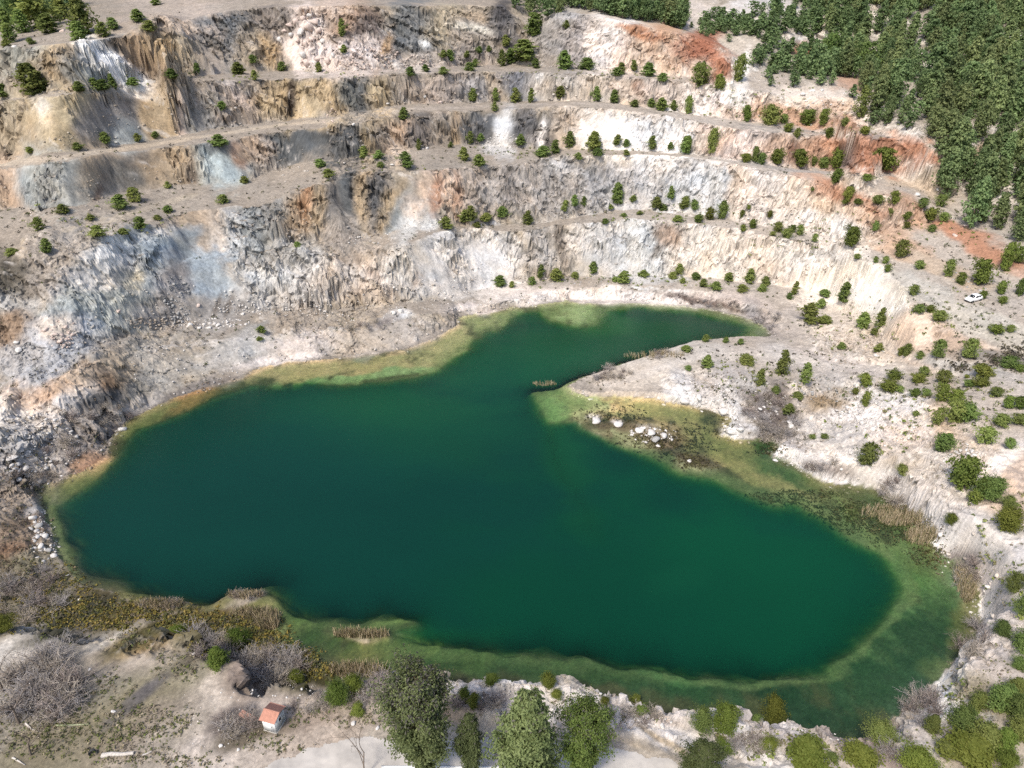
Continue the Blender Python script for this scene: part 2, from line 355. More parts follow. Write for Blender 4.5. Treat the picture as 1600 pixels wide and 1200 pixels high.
# ------------------------------------------------------------------ terrain mesh grid
rows = np.concatenate([np.arange(12, 30, 0.7), np.arange(30, 112, 0.235), np.arange(112, 275, 0.27), np.arange(275, 330, 0.6), np.arange(330, 455, 2.5)])
NC = 860
sg = np.linspace(-1, 1, NC)
HW = lambda y: 64 + 0.60 * y
TX = sg[None, :] * HW(rows)[:, None]; TY = np.repeat(rows[:, None], NC, 1)
def surface_height(x, y):
    zb = bil(H0, x, y); sl = bil(SLOPE0, x, y)
    rock = smooth(0.35, 0.9, sl)
    kx = 0.75 * smooth(60, -60, x)                        # the strata lean over to the left of the pit
    xsr = x + kx * zb
    side = bil(GX, x, y) / np.maximum(sl, 0.05)
    along = xsr * (1 - 0.5 * np.abs(side)) + y * side * 0.6 + 2.6 * fbm(x / 9, y / 9 + zb / 6, 41, 4)
    big = 0.45 + 0.55 * smooth(40, -40, x)
    w1 = ridged(along / 13.0, zb / 60.0 + y / 300, 11, 2)
    w2 = ridged(along / 4.6, zb / 16.0, 23, 3)
    w3 = fbm(along / 1.6, zb / 4.0, 37, 3)
    zr = bil(ZREL, x, y)
    fanline = np.clip(0.22 + 0.75 * fbm(along / 15.0, zb / 200.0, 45, 3), 0.0, 0.85) * (0.55 + 0.45 * smooth(50, -30, x))
    fan = smooth(fanline + 0.10, fanline - 0.08, zr)                   # talus cones lie smooth against the foot of the wall
    crack = smooth(0.90, 0.985, ridged(along / 8.5 + 0.25 * fbm(x / 3, zb / 3, 49, 3), zb / 34.0, 47, 1))
    crack2 = smooth(0.90, 0.99, ridged(x / 6.0 + .8 * fbm(x / 4, zb / 4, 57, 3), zb / 5.0 + y / 20, 59, 1))
    brk = smooth(-.25, .35, fbm(x / 9, y / 9 + zb / 7, 69, 3)); crack = crack * brk; sc_ = smooth(.2, .75, scree(x, y))
    sh = 1.3 * big * (w1 - 0.62) * (.4 + .6 * brk) + 2.2 * fbm(x / 5.5, y / 5.5 + zb / 4, 43, 5) - (1.3 * crack * (0.35 + big) + 0.6 * crack2)
    sh = sh * (1 - 0.85 * fan) + fan * 1.6 * (1 - zr) + 0.9 * smooth(.75, 1.0, zr) * fbm(x / 2.2, y / 2.2, 67, 3)
    sh = sh * smooth(0.18, 0.6, bil(blur_slope, x, y)) * (1 - .92 * sc_)
    rock = rock * (1 - 0.8 * fan) * (1 - .95 * sc_); crack = crack * (1 - sc_); crack2 = crack2 * (1 - sc_)
    gx = bil(GX, x, y); gy = bil(GY, x, y); g = np.maximum(np.hypot(gx, gy), 0.05)
    jx = 1.1 * fbm(x / 6, y / 6, 51, 4); jy = 1.1 * fbm(x / 6, y / 6, 53, 4)
    land = 1 - lk(IN_L, x, y, 0.0)
    farland = smooth(0.0, 4.0, lk(np.where(in_l, 0, d_l), x, y, 9.0))
    z1 = bil(H0, x - gx / g * sh + jx * farland, y - gy / g * sh + jy * farland)
    blocky = fbm(x / 1.3, y / 1.3 + z1 / 1.3, 71, 4)
    chunk = np.abs(fbm(x / 3.1, y / 3.1 + z1 / 3.0, 73, 3))
    z1 = z1 + farland * (rock * (0.12 * blocky - 0.2 * chunk + 0.05) + (1 - rock) * (0.16 * fbm(x / 4, y / 4, 81, 4) + 0.10 * blocky))
    hum = smooth(.15, .5, hummock(x, y)) * smooth(.75, .3, bil(SLOPE0, x, y))
    z1 = z1 + farland * hum * (1.9 * fbm(x / 6, y / 6, 91, 4) + 0.7 * blocky + 0.35 * np.abs(fbm(x / .8, y / .8, 93, 2)))
    # lake bed and shore
    dep = lk(DEPTH, x, y, -1.0)
    bed = -dep + 0.12 * fbm(x / 1.5, y / 1.5, 95, 3)
    near_sh = smooth(0.0, 2.5, lk(np.where(in_l, 0, d_l), x, y, 9.0))
    zl = np.maximum(z1, 0.06 + 0.12 * blocky) * near_sh + (1 - near_sh) * np.minimum(np.maximum(z1, 0.05), 0.25 + 8 * near_sh)
    inl = smooth(0.3, 0.7, lk(IN_L, x, y, 0.0))
    return zl * (1 - inl) + bed * inl, rock * (1 - inl), np.maximum(crack, .7 * crack2) * smooth(.3, .7, bil(blur_slope, x, y)) * (1 - fan), fan * smooth(.3, .7, bil(blur_slope, x, y)), inl
blur_slope = blur(SLOPE0.astype(np.float32), 8)
HUM = [(1090,610,60,30),(1150,630,70,35),(1220,650,50,60),(1020,676,30,12),(1300,640,60,40),(1380,650,60,60),(1290,720,60,25),(100,640,90,60),(60,720,80,70),(60,840,40,70),(480,450,70,40),(120,480,120,60),(1330,540,60,30),(760,1090,160,25),(950,1120,140,25),(1230,1160,160,25),(1480,1100,40,40),(1545,960,30,80),(230,1005,60,16),(440,1085,60,14),(1460,700,80,60),(480,60,60,45),(560,85,60,30)]
HW3 = []
for px, py, rx, ry in HUM:
    zg = 3.0
    for _ in range(25):
        c = at_z(px, py, zg); zg = 0.6 * zg + 0.4 * float(bil(H0, c[0], c[1]))
    HW3.append((c, rx, ry))
SCREE = [(305,425,44,34),(335,445,34,20),(110,545,90,36),(205,500,70,26),(345,482,56,22),(300,570,120,36),(560,510,80,26),(350,268,26,20),(205,118,30,18),(190,104,24,16),(780,228,26,12),(665,345,24,18),(60,575,60,20),(440,545,90,20),(700,455,70,12),(770,442,50,12),(545,375,50,18),(535,300,14,20),(130,300,26,24),(230,300,40,16),(60,235,60,14),(1330,505,60,26),(480,250,40,10),(640,352,40,16),(940,230,60,8),(1420,510,26,40)]
def hummock(x, y, lst=None):
    v = np.zeros(np.shape(x))
    for c, rx, ry in (HW3 if lst is None else lst):
        k = np.linalg.norm(c - [0, 0, CAM_H]) / FPX; sn = max(.25, (CAM_H - c[2]) / (k * FPX))
        q = ((x - c[0]) / (rx * k)) ** 2 + ((y - c[1]) / (ry * k / sn)) ** 2
        v = np.maximum(v, np.exp(-q))
    return v
SW3 = []
for px, py, rx, ry in SCREE:
    zg = 20.0
    for _ in range(40):
        c = at_z(px, py, zg); zg = 0.7 * zg + 0.3 * float(bil(H0, c[0], c[1]))
    SW3.append((c, rx, ry))
scree = lambda x, y: hummock(x, y, SW3)
TZ, ROCK, GUL1, GUL2, INL = surface_height(TX, TY)
TZ = TZ.astype(np.float64)
def hgt(x, y):
    x = np.asarray(x, float); y = np.asarray(y, float)
    fr = np.clip(np.interp(y, rows, np.arange(len(rows))), 0, len(rows) - 1.001)
    fc = np.clip((x / HW(y) + 1) / 2 * (NC - 1), 0, NC - 1.001)
    i = fr.astype(int); j = fc.astype(int); a = fr - i; b = fc - j
    return (TZ[i, j] * (1 - b) + TZ[i, j + 1] * b) * (1 - a) + (TZ[i + 1, j] * (1 - b) + TZ[i + 1, j + 1] * b) * a
def ground(px, py):
    """first point of the land on the sight lines through (px, py)"""
    d = sight(px, py); n = d.shape[0] if d.ndim > 1 else 1
    d = d.reshape(-1, 3); t0 = np.full(len(d), 40.0); hit = np.full(len(d), np.nan); prev = t0.copy()
    for t in np.geomspace(45, 700, 900):
        p = d * t; below = (p[:, 2] + CAM_H) < np.maximum(hgt(p[:, 0], p[:, 1]), 0.0)
        new = below & np.isnan(hit)
        if new.any():
            lo = prev[new].copy(); hi = np.full(new.sum(), t); dn = d[new]
            for _ in range(8):
                mid = (lo + hi) / 2; q = dn * mid[:, None]
                bb = (q[:, 2] + CAM_H) < np.maximum(hgt(q[:, 0], q[:, 1]), 0.0)
                hi = np.where(bb, mid, hi); lo = np.where(bb, lo, mid)
            hit[new] = hi
        prev[:] = t
    hit = np.where(np.isnan(hit), 700, hit)
    p = d * hit[:, None]; p[:, 2] += CAM_H
    return p
def project(p):
    q = np.asarray(p, float) - [0, 0, CAM_H]
    dep = q[..., 1] * CP - q[..., 2] * SP; up = q[..., 1] * SP + q[..., 2] * CP
    return 800 + FPX * q[..., 0] / dep, 600 - FPX * up / dep

# ------------------------------------------------------------------ rock, soil and bed colours (as the materials are, out of shade)
ALB = 0.60
DESAT = 0.33
_lin = lin
def lin(rgb):
    c = _lin(rgb); g = c @ np.array([0.25, 0.6, 0.15])
    g = np.asarray(g)[..., None]
    return (c * (1 - DESAT) + g * DESAT) * (0.90 + 0.5 * g)
C_ = lambda *rgb: lin(rgb) * ALB
taupe, pale = C_(176, 161, 143), C_(206, 192, 178)
gy_, gx_ = np.gradient(TZ, axis=0) / np.gradient(TY, axis=0), np.gradient(TZ, axis=1) / np.gradient(TX, axis=1)
SL = np.hypot(gy_, gx_)
wR = smooth(-20, 60, TX + (TY - 190) * 0.4) * smooth(150, 120, TY) + smooth(10, 60, TX) * (TY >= 120)
wR = np.clip(wR, 0, 1)[..., None] * 0.55
COLR = taupe * (1 - wR) + pale * wR
nearw = smooth(74, 62, TY)[..., None] * .8
COLR = COLR * (1 - nearw) + C_(200, 182, 156) * nearw
hillf = smooth(300, 340, TY)[..., None]
COLR = COLR * (1 - hillf) + C_(150, 140, 115) * hillf
COLR = COLR * (1 - INL[..., None]) + C_(112, 108, 66) * INL[..., None]
# default rock
steep = smooth(0.55, 1.0, SL)[..., None]
band = fbm((TX + 0.75 * smooth(60, -60, TX) * TZ) / 9, TZ / 40, 101, 3)
rockc = np.where((band > 0)[..., None], C_(172, 158, 142), C_(190, 172, 146))
rwr = np.clip(smooth(0, 60, TX), 0, 1)[..., None]
rockc = rockc * (1 - rwr) + C_(224, 211, 196) * rwr
COLR = COLR * (1 - steep) + rockc * steep
X3 = np.stack([TX, TY, TZ], -1)
# fractured blocks: the rock is broken along joints, so whole blocks stand proud or set back
rkm = (np.clip(ROCK + 0.7 * hummock(TX, TY) * (1 - INL) * (TZ > .3), 0, 1) > 0.08)
pr_ = X3[rkm]; lean = 0.75 * smooth(60, -60, pr_[:, 0])
q_ = np.stack([pr_[:, 0] + lean * pr_[:, 2], pr_[:, 1], pr_[:, 2]], 1)
q_ = q_ + 0.9 * np.stack([fbm3(q_ / 4.0, 901), fbm3(q_ / 4.0, 911), fbm3(q_ / 4.0, 921)], 1)
cA, eA = cells(q_ / np.array([3.4, 3.4, 4.6]), 931); cB, eB = cells(q_ / np.array([1.25, 1.25, 1.5]), 941)
amt_ = np.clip(ROCK + 0.6 * hummock(TX, TY) * (1 - INL), 0, 1)[rkm]
flat_ = smooth(0.25, 0.6, SL[rkm])
big_ = 0.55 + 0.45 * smooth(40, -40, pr_[:, 0])
disp = amt_ * (1.5 * big_ * (cA - .5) + 0.65 * (cB - .5) + 0.6 * fbm3(q_ / 2.2, 951, 4) - 0.4 * smooth(.14, .0, eA) - 0.15 * smooth(.14, .0, eB))
nn_ = np.stack([-gx_[rkm], -gy_[rkm], 0.55 + 0 * gx_[rkm]], 1); nn_ /= np.linalg.norm(nn_, axis=1, keepdims=True)
X3[rkm] = pr_ + nn_ * (disp * (0.35 + 0.65 * flat_))[:, None]
BLK = np.zeros(TX.shape); BLK[rkm] = amt_ * (0.55 * (cA - .5) + 0.45 * (cB - .5)); JNT = np.zeros(TX.shape); JNT[rkm] = amt_ * np.maximum(smooth(.10, .02, eA), .6 * smooth(.10, .02, eB))
nwx = fbm(TX / 7, TY / 14 + TZ / 7, 111, 5); nwy = fbm(TX / 7, TY / 14 + TZ / 7, 117, 5)
fine = fbm(TX / 2.2, TY / 3 + TZ / 2.2, 121, 4)
def patch(px, py, rx, ry, rgb, ang=0.0, only=None, amt=1.0, hard=0.5, alb=ALB):
    """a vein, bed or spill of one kind of rock or soil: an irregular patch lying about a surveyed point"""
    P = ground([px], [py])[0]; V = P - np.array([0, 0, CAM_H]); D = np.linalg.norm(V); V /= D
    k = D / FPX; R = np.array([V[1], -V[0], 0]); R /= np.linalg.norm(R); U = np.cross(R, V)
    ca, sa = math.cos(math.radians(ang)), math.sin(math.radians(ang))
    e1 = R * ca - U * sa; e2 = R * sa + U * ca                 # ang turns clockwise as seen from the station
    reach = max(rx, ry) * k * 2.4; sn = max(0.12, abs(V[2]))
    r0, r1 = np.searchsorted(rows, [P[1] - reach / sn - 6, P[1] + reach / sn + 6])
    if r1 <= r0: return
    sx = [(P[0] - reach - 8) / HW(rows[r0]), (P[0] - reach - 8) / HW(rows[r1 - 1]), (P[0] + reach + 8) / HW(rows[r0]), (P[0] + reach + 8) / HW(rows[r1 - 1])]
    c0, c1 = np.searchsorted(sg, [min(sx), max(sx)])
    if c1 <= c0: return
    s = np.s_[r0:r1, c0:c1]
    Q = X3[s] - P
    a = Q @ e1; b = Q @ e2
    wa = 0.55 * min(rx, ry * 2) * k; 
    a = a + nwx[s] * wa; b = b + nwy[s] * wa
    q = np.sqrt((a / (rx * k)) ** 2 + (b / (ry * k)) ** 2) + 0.28 * fine[s]
    w = smooth(1.0 + hard, 1.0 - hard, q) * amt * smooth(45, 30, np.abs(Q @ V))
    if only == 'steep': w = w * smooth(0.35, 0.75, SL[s])
    if only == 'flat': w = w * smooth(0.9, 0.45, SL[s])
    if only == 'bed': w = w * INL[s]; alb = 0.86; q = q + .45 * fine[s] + .35 * nwy[s]; w = smooth(1.0 + hard, 1.0 - hard, q) * amt * INL[s]
    if only == 'land': w = w * (1 - INL[s])
    COLR[s] = COLR[s] * (1 - w[..., None]) + lin(rgb) * alb * w[..., None]
S_, F_, B_, L_ = 'steep', 'flat', 'bed', 'land'
PATCHES = [
 # lowest face, right part
 (570,425,58,38,(216,192,168),0,S_),(600,440,25,12,(190,150,115),40,S_),(545,420,12,30,(180,150,120),20,S_),(640,420,40,45,(222,212,200),0,S_),(660,425,10,28,(190,150,110),25,S_),(690,410,40,40,(205,200,195),10,S_),(715,400,10,35,(165,140,115),20,S_),
 (760,405,62,45,(228,220,213),0,S_),(850,385,34,35,(196,186,176),0,S_),(878,385,9,36,(150,135,120),-12,S_),(915,380,28,34,(214,203,192),0,S_),(960,385,40,42,(206,203,200),0,S_),(1010,395,42,46,(208,208,206),0,S_),(1035,380,8,30,(150,140,130),25,S_),(1080,390,36,44,(225,212,198),0,S_),(1045,365,20,20,(190,160,135),0,S_),
 (1140,395,42,40,(230,212,190),0,S_),(1185,405,45,45,(230,210,188),0,S_),(1240,420,45,45,(233,215,194),0,S_),(1215,430,30,14,(224,198,170),20,S_),(1300,440,50,50,(236,222,206),0,None),(1370,460,50,60,(240,229,214),0,S_),(1340,430,30,20,(240,228,210),30,None),(1400,510,28,50,(240,226,206),0,None),
 (700,455,60,14,(212,204,196),0,None),(770,440,45,14,(216,210,204),0,None),(860,436,40,8,(180,168,156),0,F_),(1010,432,60,8,(206,204,202),0,F_),
 # low bank over the water
 (960,462,180,14,(230,215,204),0,None),(820,468,50,12,(224,212,203),0,None),(740,482,40,10,(214,200,192),0,None),(620,492,22,8,(225,220,215),0,None),(600,505,25,14,(150,140,135),-20,None),(1130,468,60,12,(205,186,172),0,None),(1110,476,80,5,(140,118,105),8,None),(1190,498,30,18,(170,158,152),30,None),(1250,495,40,20,(190,178,168),0,None),(1330,520,55,30,(214,196,176),0,None),
 # second face
 (545,305,18,42,(108,113,117),8,S_),(568,310,13,46,(190,163,122),6,S_),(588,300,13,42,(108,108,110),10,S_),(612,322,15,44,(186,160,120),25,S_),(628,325,12,45,(160,166,166),28,S_),(645,335,14,42,(206,207,205),32,None),(668,350,22,12,(208,208,206),0,None),
 (690,296,52,34,(220,188,160),0,S_),(683,305,10,30,(196,145,110),10,S_),(715,300,8,30,(205,160,125),6,S_),(742,298,18,36,(208,180,152),0,S_),(775,298,38,36,(188,174,162),0,S_),(800,290,12,30,(150,138,130),6,S_),(835,292,30,38,(196,182,170),0,S_),(870,290,40,36,(172,166,162),0,S_),(905,275,45,10,(206,202,200),22,S_),(930,292,45,36,(178,172,168),0,S_),(985,290,40,40,(196,190,187),0,S_),(1030,290,40,40,(208,204,202),0,S_),(1085,288,40,40,(205,203,202),0,S_),(1120,300,34,42,(214,214,214),0,S_),(1150,298,15,42,(214,186,156),0,S_),(1200,308,48,40,(232,214,198),0,S_),(1260,320,50,38,(230,210,188),0,S_),(1310,330,50,40,(228,200,170),0,None),(1330,310,70,10,(216,150,104),18,None),(1360,350,50,20,(226,190,155),20,None),(1290,355,40,20,(234,222,210),0,None),
 (1420,330,40,12,(214,165,125),20,None),(1440,290,40,20,(205,180,150),0,None),(1520,375,60,8,(212,142,96),22,None),(1560,395,50,10,(205,140,98),18,None),(1400,375,60,14,(206,165,130),22,None),
 # third face
 (440,228,40,22,(104,108,110),0,S_),(490,224,45,28,(100,104,107),0,S_),(545,222,26,28,(104,107,110),0,S_),(578,222,13,32,(190,164,120),12,S_),(605,215,18,26,(140,128,116),0,S_),(632,215,24,28,(206,172,138),0,S_),(630,235,20,10,(214,190,165),0,S_),(663,208,26,30,(138,127,120),0,S_),(690,205,16,28,(172,155,135),0,S_),(714,205,8,30,(200,164,112),4,S_),(750,200,34,30,(108,110,114),0,S_),(790,206,16,34,(205,205,206),0,None),(780,230,26,8,(200,198,196),0,None),(818,196,20,30,(120,118,120),0,S_),(835,220,26,12,(150,140,134),0,None),(862,205,20,30,(112,108,106),4,S_),(846,210,6,28,(228,220,214),6,S_),(895,198,28,30,(204,182,158),0,S_),(930,200,26,30,(224,214,204),0,S_),(975,205,44,30,(230,225,220),0,S_),(1050,215,52,30,(236,231,228),0,S_),(1100,222,20,26,(212,192,174),0,S_),(1140,226,32,26,(226,190,168),6,S_),(1185,232,36,24,(234,214,202),0,S_),(1225,238,34,22,(226,184,150),0,S_),(1262,240,26,22,(212,168,130),0,S_),(1310,240,34,22,(214,148,100),0,None),(1370,240,40,22,(210,138,92),0,None),(1430,238,40,14,(206,138,94),6,None),(1240,236,10,16,(170,120,90),-10,S_),(1318,245,12,22,(140,112,100),10,None),
 # fourth face
 (60,195,58,40,(192,170,128),0,S_),(30,220,30,30,(186,165,130),0,S_),(66,168,8,24,(220,208,192),-8,S_),(125,188,42,42,(196,172,124),0,S_),(150,205,20,34,(166,150,132),0,S_),(185,195,34,42,(156,147,140),0,S_),(205,215,20,22,(172,176,172),0,S_),(238,180,14,44,(194,162,112),6,S_),(268,182,22,46,(190,163,120),8,S_),(292,190,10,44,(214,186,168),6,S_),(318,178,24,42,(146,146,142),0,S_),(345,195,26,26,(160,155,150),0,S_),(385,165,40,32,(186,160,134),20,S_),(375,150,30,12,(206,182,166),30,S_),(432,160,36,32,(198,170,122),0,S_),(480,155,36,32,(202,174,124),0,S_),(455,150,6,30,(110,95,80),14,S_),(515,150,26,30,(200,172,124),0,S_),(552,148,22,27,(122,122,116),8,S_),(572,150,12,26,(116,116,114),8,S_),(596,150,18,24,(206,178,128),0,S_),(622,142,12,22,(150,138,118),10,S_),(650,142,28,20,(176,160,144),0,S_),(700,138,36,22,(188,170,156),0,S_),(740,140,26,20,(180,172,168),0,S_),(776,140,14,20,(196,172,142),0,S_),(806,135,24,24,(142,143,152),0,S_),(836,140,18,22,(162,158,158),0,S_),(842,128,5,22,(232,228,224),10,S_),(880,138,34,20,(198,184,168),0,S_),(920,142,34,20,(214,192,166),0,S_),(970,145,34,20,(216,190,164),0,S_),(1000,138,14,10,(196,138,96),30,S_),(1030,148,34,20,(206,186,172),0,S_),(1080,152,34,20,(214,196,180),0,S_),(1110,160,38,22,(236,222,212),0,S_),(1170,168,40,22,(232,198,172),0,S_),(1225,176,36,20,(228,180,140),0,S_),(1265,182,30,16,(222,168,126),0,None),(1310,192,30,10,(216,160,118),0,None),(1150,145,20,16,(232,224,214),0,None),
 # third face, left part
 (18,288,24,36,(206,170,134),0,S_),(38,288,4,28,(150,126,108),0,S_),(62,290,22,42,(168,174,172),6,S_),(90,290,16,42,(146,150,150),6,S_),(118,290,30,40,(172,172,164),0,S_),(150,262,20,36,(200,174,138),20,S_),(160,285,5,40,(150,124,104),30,S_),(185,262,30,30,(178,158,134),0,S_),(215,268,40,26,(146,142,134),0,S_),(228,244,30,10,(122,122,122),-14,S_),(252,270,26,30,(176,152,120),0,S_),(280,258,26,36,(192,164,124),12,S_),(304,262,10,34,(150,128,104),24,S_),(318,248,12,30,(190,176,150),0,S_),(333,236,16,16,(116,122,126),0,S_),(348,268,26,26,(182,196,196),0,None),(372,242,10,20,(196,150,116),0,S_),(395,236,24,18,(196,168,140),0,S_),
 # the big crag and talus at left
 (300,375,22,52,(200,170,134),24,S_),(325,365,22,50,(194,170,142),20,S_),(345,372,16,44,(214,194,172),10,S_),(368,365,16,46,(204,203,200),0,S_),(395,355,24,44,(165,172,176),0,S_),(420,390,22,40,(176,182,182),10,S_),(445,365,26,46,(162,158,150),14,S_),(475,345,22,46,(192,160,120),14,S_),(482,315,12,26,(206,150,96),12,S_),(505,335,18,46,(184,158,120),10,S_),(522,330,12,42,(116,113,112),8,S_),(535,365,26,30,(170,158,146),0,None),(470,400,36,30,(184,174,160),0,None),
 (235,390,48,30,(166,177,184),0,S_),(250,372,22,14,(226,224,222),-20,None),(205,410,34,30,(206,209,210),0,S_),(178,402,16,30,(224,222,218),10,S_),(128,420,36,30,(222,218,212),0,S_),(98,436,34,24,(188,188,190),0,S_),(85,425,18,18,(180,184,190),0,S_),(255,425,30,46,(164,173,178),14,S_),(232,440,24,30,(170,180,186),0,S_),(190,440,16,26,(140,143,146),30,S_),(205,455,12,34,(206,192,160),34,S_),(160,470,46,30,(188,195,192),0,S_),(120,500,60,30,(184,193,192),0,None),(80,545,62,38,(182,186,194),0,None),(85,515,24,18,(226,206,184),0,None),(30,480,34,12,(214,196,170),-20,None),(215,482,30,28,(192,194,184),0,S_),(150,440,20,10,(224,216,206),0,None),
 (300,420,56,28,(164,180,192),34,None),(320,435,46,26,(168,184,196),30,None),(345,448,28,18,(172,186,196),20,None),(283,400,14,40,(146,155,161),30,S_),(270,450,22,40,(164,160,162),10,None),(255,480,40,26,(166,158,152),0,None),
 (345,480,54,24,(172,166,160),-8,None),(380,470,5,20,(138,128,118),30,None),(360,475,4,20,(140,130,120),30,None),(340,478,4,20,(142,132,122),30,None),(420,440,40,26,(216,212,206),0,S_),(460,425,40,26,(212,208,203),0,S_),(500,440,44,26,(216,206,196),0,S_),(470,460,50,10,(196,190,184),0,None),(530,430,30,22,(222,206,190),0,S_),(440,400,30,22,(186,182,176),0,S_),
 (70,402,66,26,(178,165,150),-16,None),(40,440,34,24,(170,156,140),0,None),(8,430,20,40,(120,112,98),0,None),(20,475,26,20,(190,186,180),0,None),(10,510,26,20,(168,138,108),0,None),(20,560,26,18,(186,180,176),0,None),
 # lower left bank
 (300,560,110,34,(176,170,160),0,None),(240,590,50,40,(178,172,162),0,None),(150,560,60,14,(168,158,146),-20,None),(180,586,34,24,(206,178,140),-30,None),(160,600,18,30,(150,118,86),-40,None),(90,612,50,24,(222,192,158),-12,None),(50,628,36,24,(216,176,140),-10,None),(90,642,46,20,(224,212,202),0,None),(20,650,26,26,(218,210,202),0,None),(10,690,30,30,(205,200,194),0,None),(400,548,90,22,(196,188,178),-4,None),(480,540,60,20,(212,196,184),0,None),(440,565,60,7,(222,208,198),0,None),(600,530,84,24,(188,175,160),-4,None),(660,515,40,16,(190,177,163),0,None),(300,612,70,8,(150,138,128),-8,None),(205,640,40,10,(196,184,172),-8,None),(160,628,34,12,(124,120,118),0,None),
 (70,700,70,34,(188,178,168),0,None),(60,680,30,8,(214,206,196),10,None),(130,690,46,26,(168,157,148),0,None),(40,740,50,24,(180,168,158),0,None),(60,730,40,6,(206,196,186),-10,None),(140,722,26,14,(186,140,98),0,None),(150,730,22,10,(194,142,98),0,None),(30,790,40,40,(178,158,136),0,None),(66,826,20,36,(200,197,194),0,L_),(50,806,14,12,(222,220,218),0,L_),(30,850,36,40,(170,142,112),0,L_),(10,890,30,24,(158,116,78),0,L_),(70,880,36,20,(176,156,128),0,L_),(40,930,60,34,(140,130,98),0,L_),(100,910,36,16,(150,138,98),0,L_),(40,965,60,20,(128,122,104),0,L_),
 # top left
 (60,98,60,26,(166,163,148),0,S_),(95,108,26,26,(196,166,118),-30,S_),(112,92,18,20,(196,168,126),-20,S_),(135,110,26,18,(150,148,140),0,S_),(150,118,18,10,(176,180,176),0,None),(138,72,10,12,(236,230,222),0,None),(165,60,26,8,(226,220,210),0,None),(188,104,20,40,(240,238,236),-52,None),(205,118,24,10,(240,238,236),40,None),(185,70,16,12,(110,96,82),0,None),(215,86,20,26,(186,152,110),14,S_),(240,90,20,30,(180,148,110),14,S_),(275,72,34,14,(206,172,118),0,S_),(300,80,22,30,(206,186,152),14,S_),(340,90,34,44,(176,162,148),20,S_),(372,70,14,34,(160,156,154),20,None),(400,75,26,34,(188,168,140),14,S_),(425,72,14,26,(204,166,108),20,S_),(320,44,30,16,(132,136,140),0,S_),(360,38,40,24,(124,126,128),-20,S_),(290,18,44,22,(196,176,158),0,None),(240,14,50,20,(186,168,150),0,None),(180,30,50,14,(180,162,144),0,None),(110,20,60,20,(170,155,136),0,None),(20,10,30,20,(150,145,142),0,None),(150,150,60,6,(188,172,150),0,F_),
 (474,46,32,34,(230,208,194),0,None),(470,88,14,24,(232,212,200),6,None),(505,90,30,24,(224,202,188),0,None),(490,40,10,12,(238,226,218),0,None),(430,30,26,22,(150,138,128),0,None),(540,30,34,26,(196,160,130),0,None),(520,10,26,12,(206,180,158),0,None),(575,50,22,34,(134,118,112),20,None),(600,80,14,34,(146,128,124),34,None),(560,90,36,16,(228,206,194),10,None),(580,85,24,26,(224,204,192),30,None),(606,68,7,36,(206,162,106),28,None),(540,108,46,10,(210,192,178),0,None),(640,38,30,34,(124,130,134),20,None),(668,62,30,32,(130,134,138),24,None),(660,20,30,10,(136,136,134),0,None),(700,50,16,30,(160,148,124),20,None),(700,32,30,22,(192,176,146),0,None),(740,30,30,18,(186,166,140),0,None),(745,60,34,22,(178,164,148),0,None),(740,46,36,5,(214,202,180),10,None),(785,28,16,34,(108,104,106),10,None),(800,60,12,24,(126,120,118),0,None),(720,90,60,14,(180,164,150),0,None),(640,98,40,10,(206,192,180),0,None),(664,66,8,5,(240,238,234),0,None),
 # crag at the top centre and the red cliff
 (884,50,30,40,(186,178,172),0,None),(860,70,26,26,(170,158,146),20,None),(905,70,24,32,(180,170,166),0,None),(935,60,22,36,(224,208,196),0,None),(960,68,24,36,(232,220,212),0,None),(975,45,30,12,(236,228,222),10,None),(985,85,26,26,(226,202,186),0,None),(1010,70,24,34,(222,190,160),0,None),(1040,60,22,24,(218,164,118),0,None),(1050,85,24,24,(220,184,150),0,None),(1000,50,40,6,(205,140,92),14,None),(1085,75,26,24,(206,128,82),0,None),(1112,80,26,34,(200,116,70),0,None),(1125,100,18,24,(206,130,86),0,None),(1095,108,16,14,(216,184,156),0,None),(1080,15,90,14,(210,196,184),0,None),(1000,8,14,10,(206,160,120),0,None),
 (1200,10,50,14,(208,202,198),0,None),(1160,60,30,16,(200,186,168),0,None),(1262,80,24,8,(210,140,96),0,None),(1165,100,7,20,(236,232,226),0,None),(1260,145,50,10,(222,206,190),0,None),(1330,130,22,10,(206,160,130),0,None),(1300,170,40,12,(220,186,156),0,None),(1590,62,22,5,(232,228,220),0,None),(1575,72,16,12,(200,192,184),0,None),(1595,130,12,10,(220,212,204),0,None),(1505,145,16,12,(186,150,128),0,None),(1540,240,16,20,(190,160,130),0,None),
 # spit and right bank
 (1000,582,90,18,(214,199,180),-8,L_),(1110,552,80,12,(208,196,182),0,L_),(1220,556,80,12,(204,192,180),4,L_),(1320,568,70,8,(206,192,180),5,L_),(1080,598,30,18,(206,198,192),0,L_),(1070,620,28,12,(222,216,210),0,L_),(1135,590,40,20,(196,186,178),0,L_),(1130,625,26,20,(220,214,208),0,L_),(1140,648,18,10,(228,222,216),0,L_),(1020,676,28,12,(216,206,198),0,None),(1030,690,12,6,(232,226,220),0,None),(929,650,12,5,(226,218,212),0,None),(965,658,9,3.5,(224,216,210),0,None),(1140,672,16,13,(230,224,218),0,None),(1185,672,24,4,(216,208,202),0,L_),
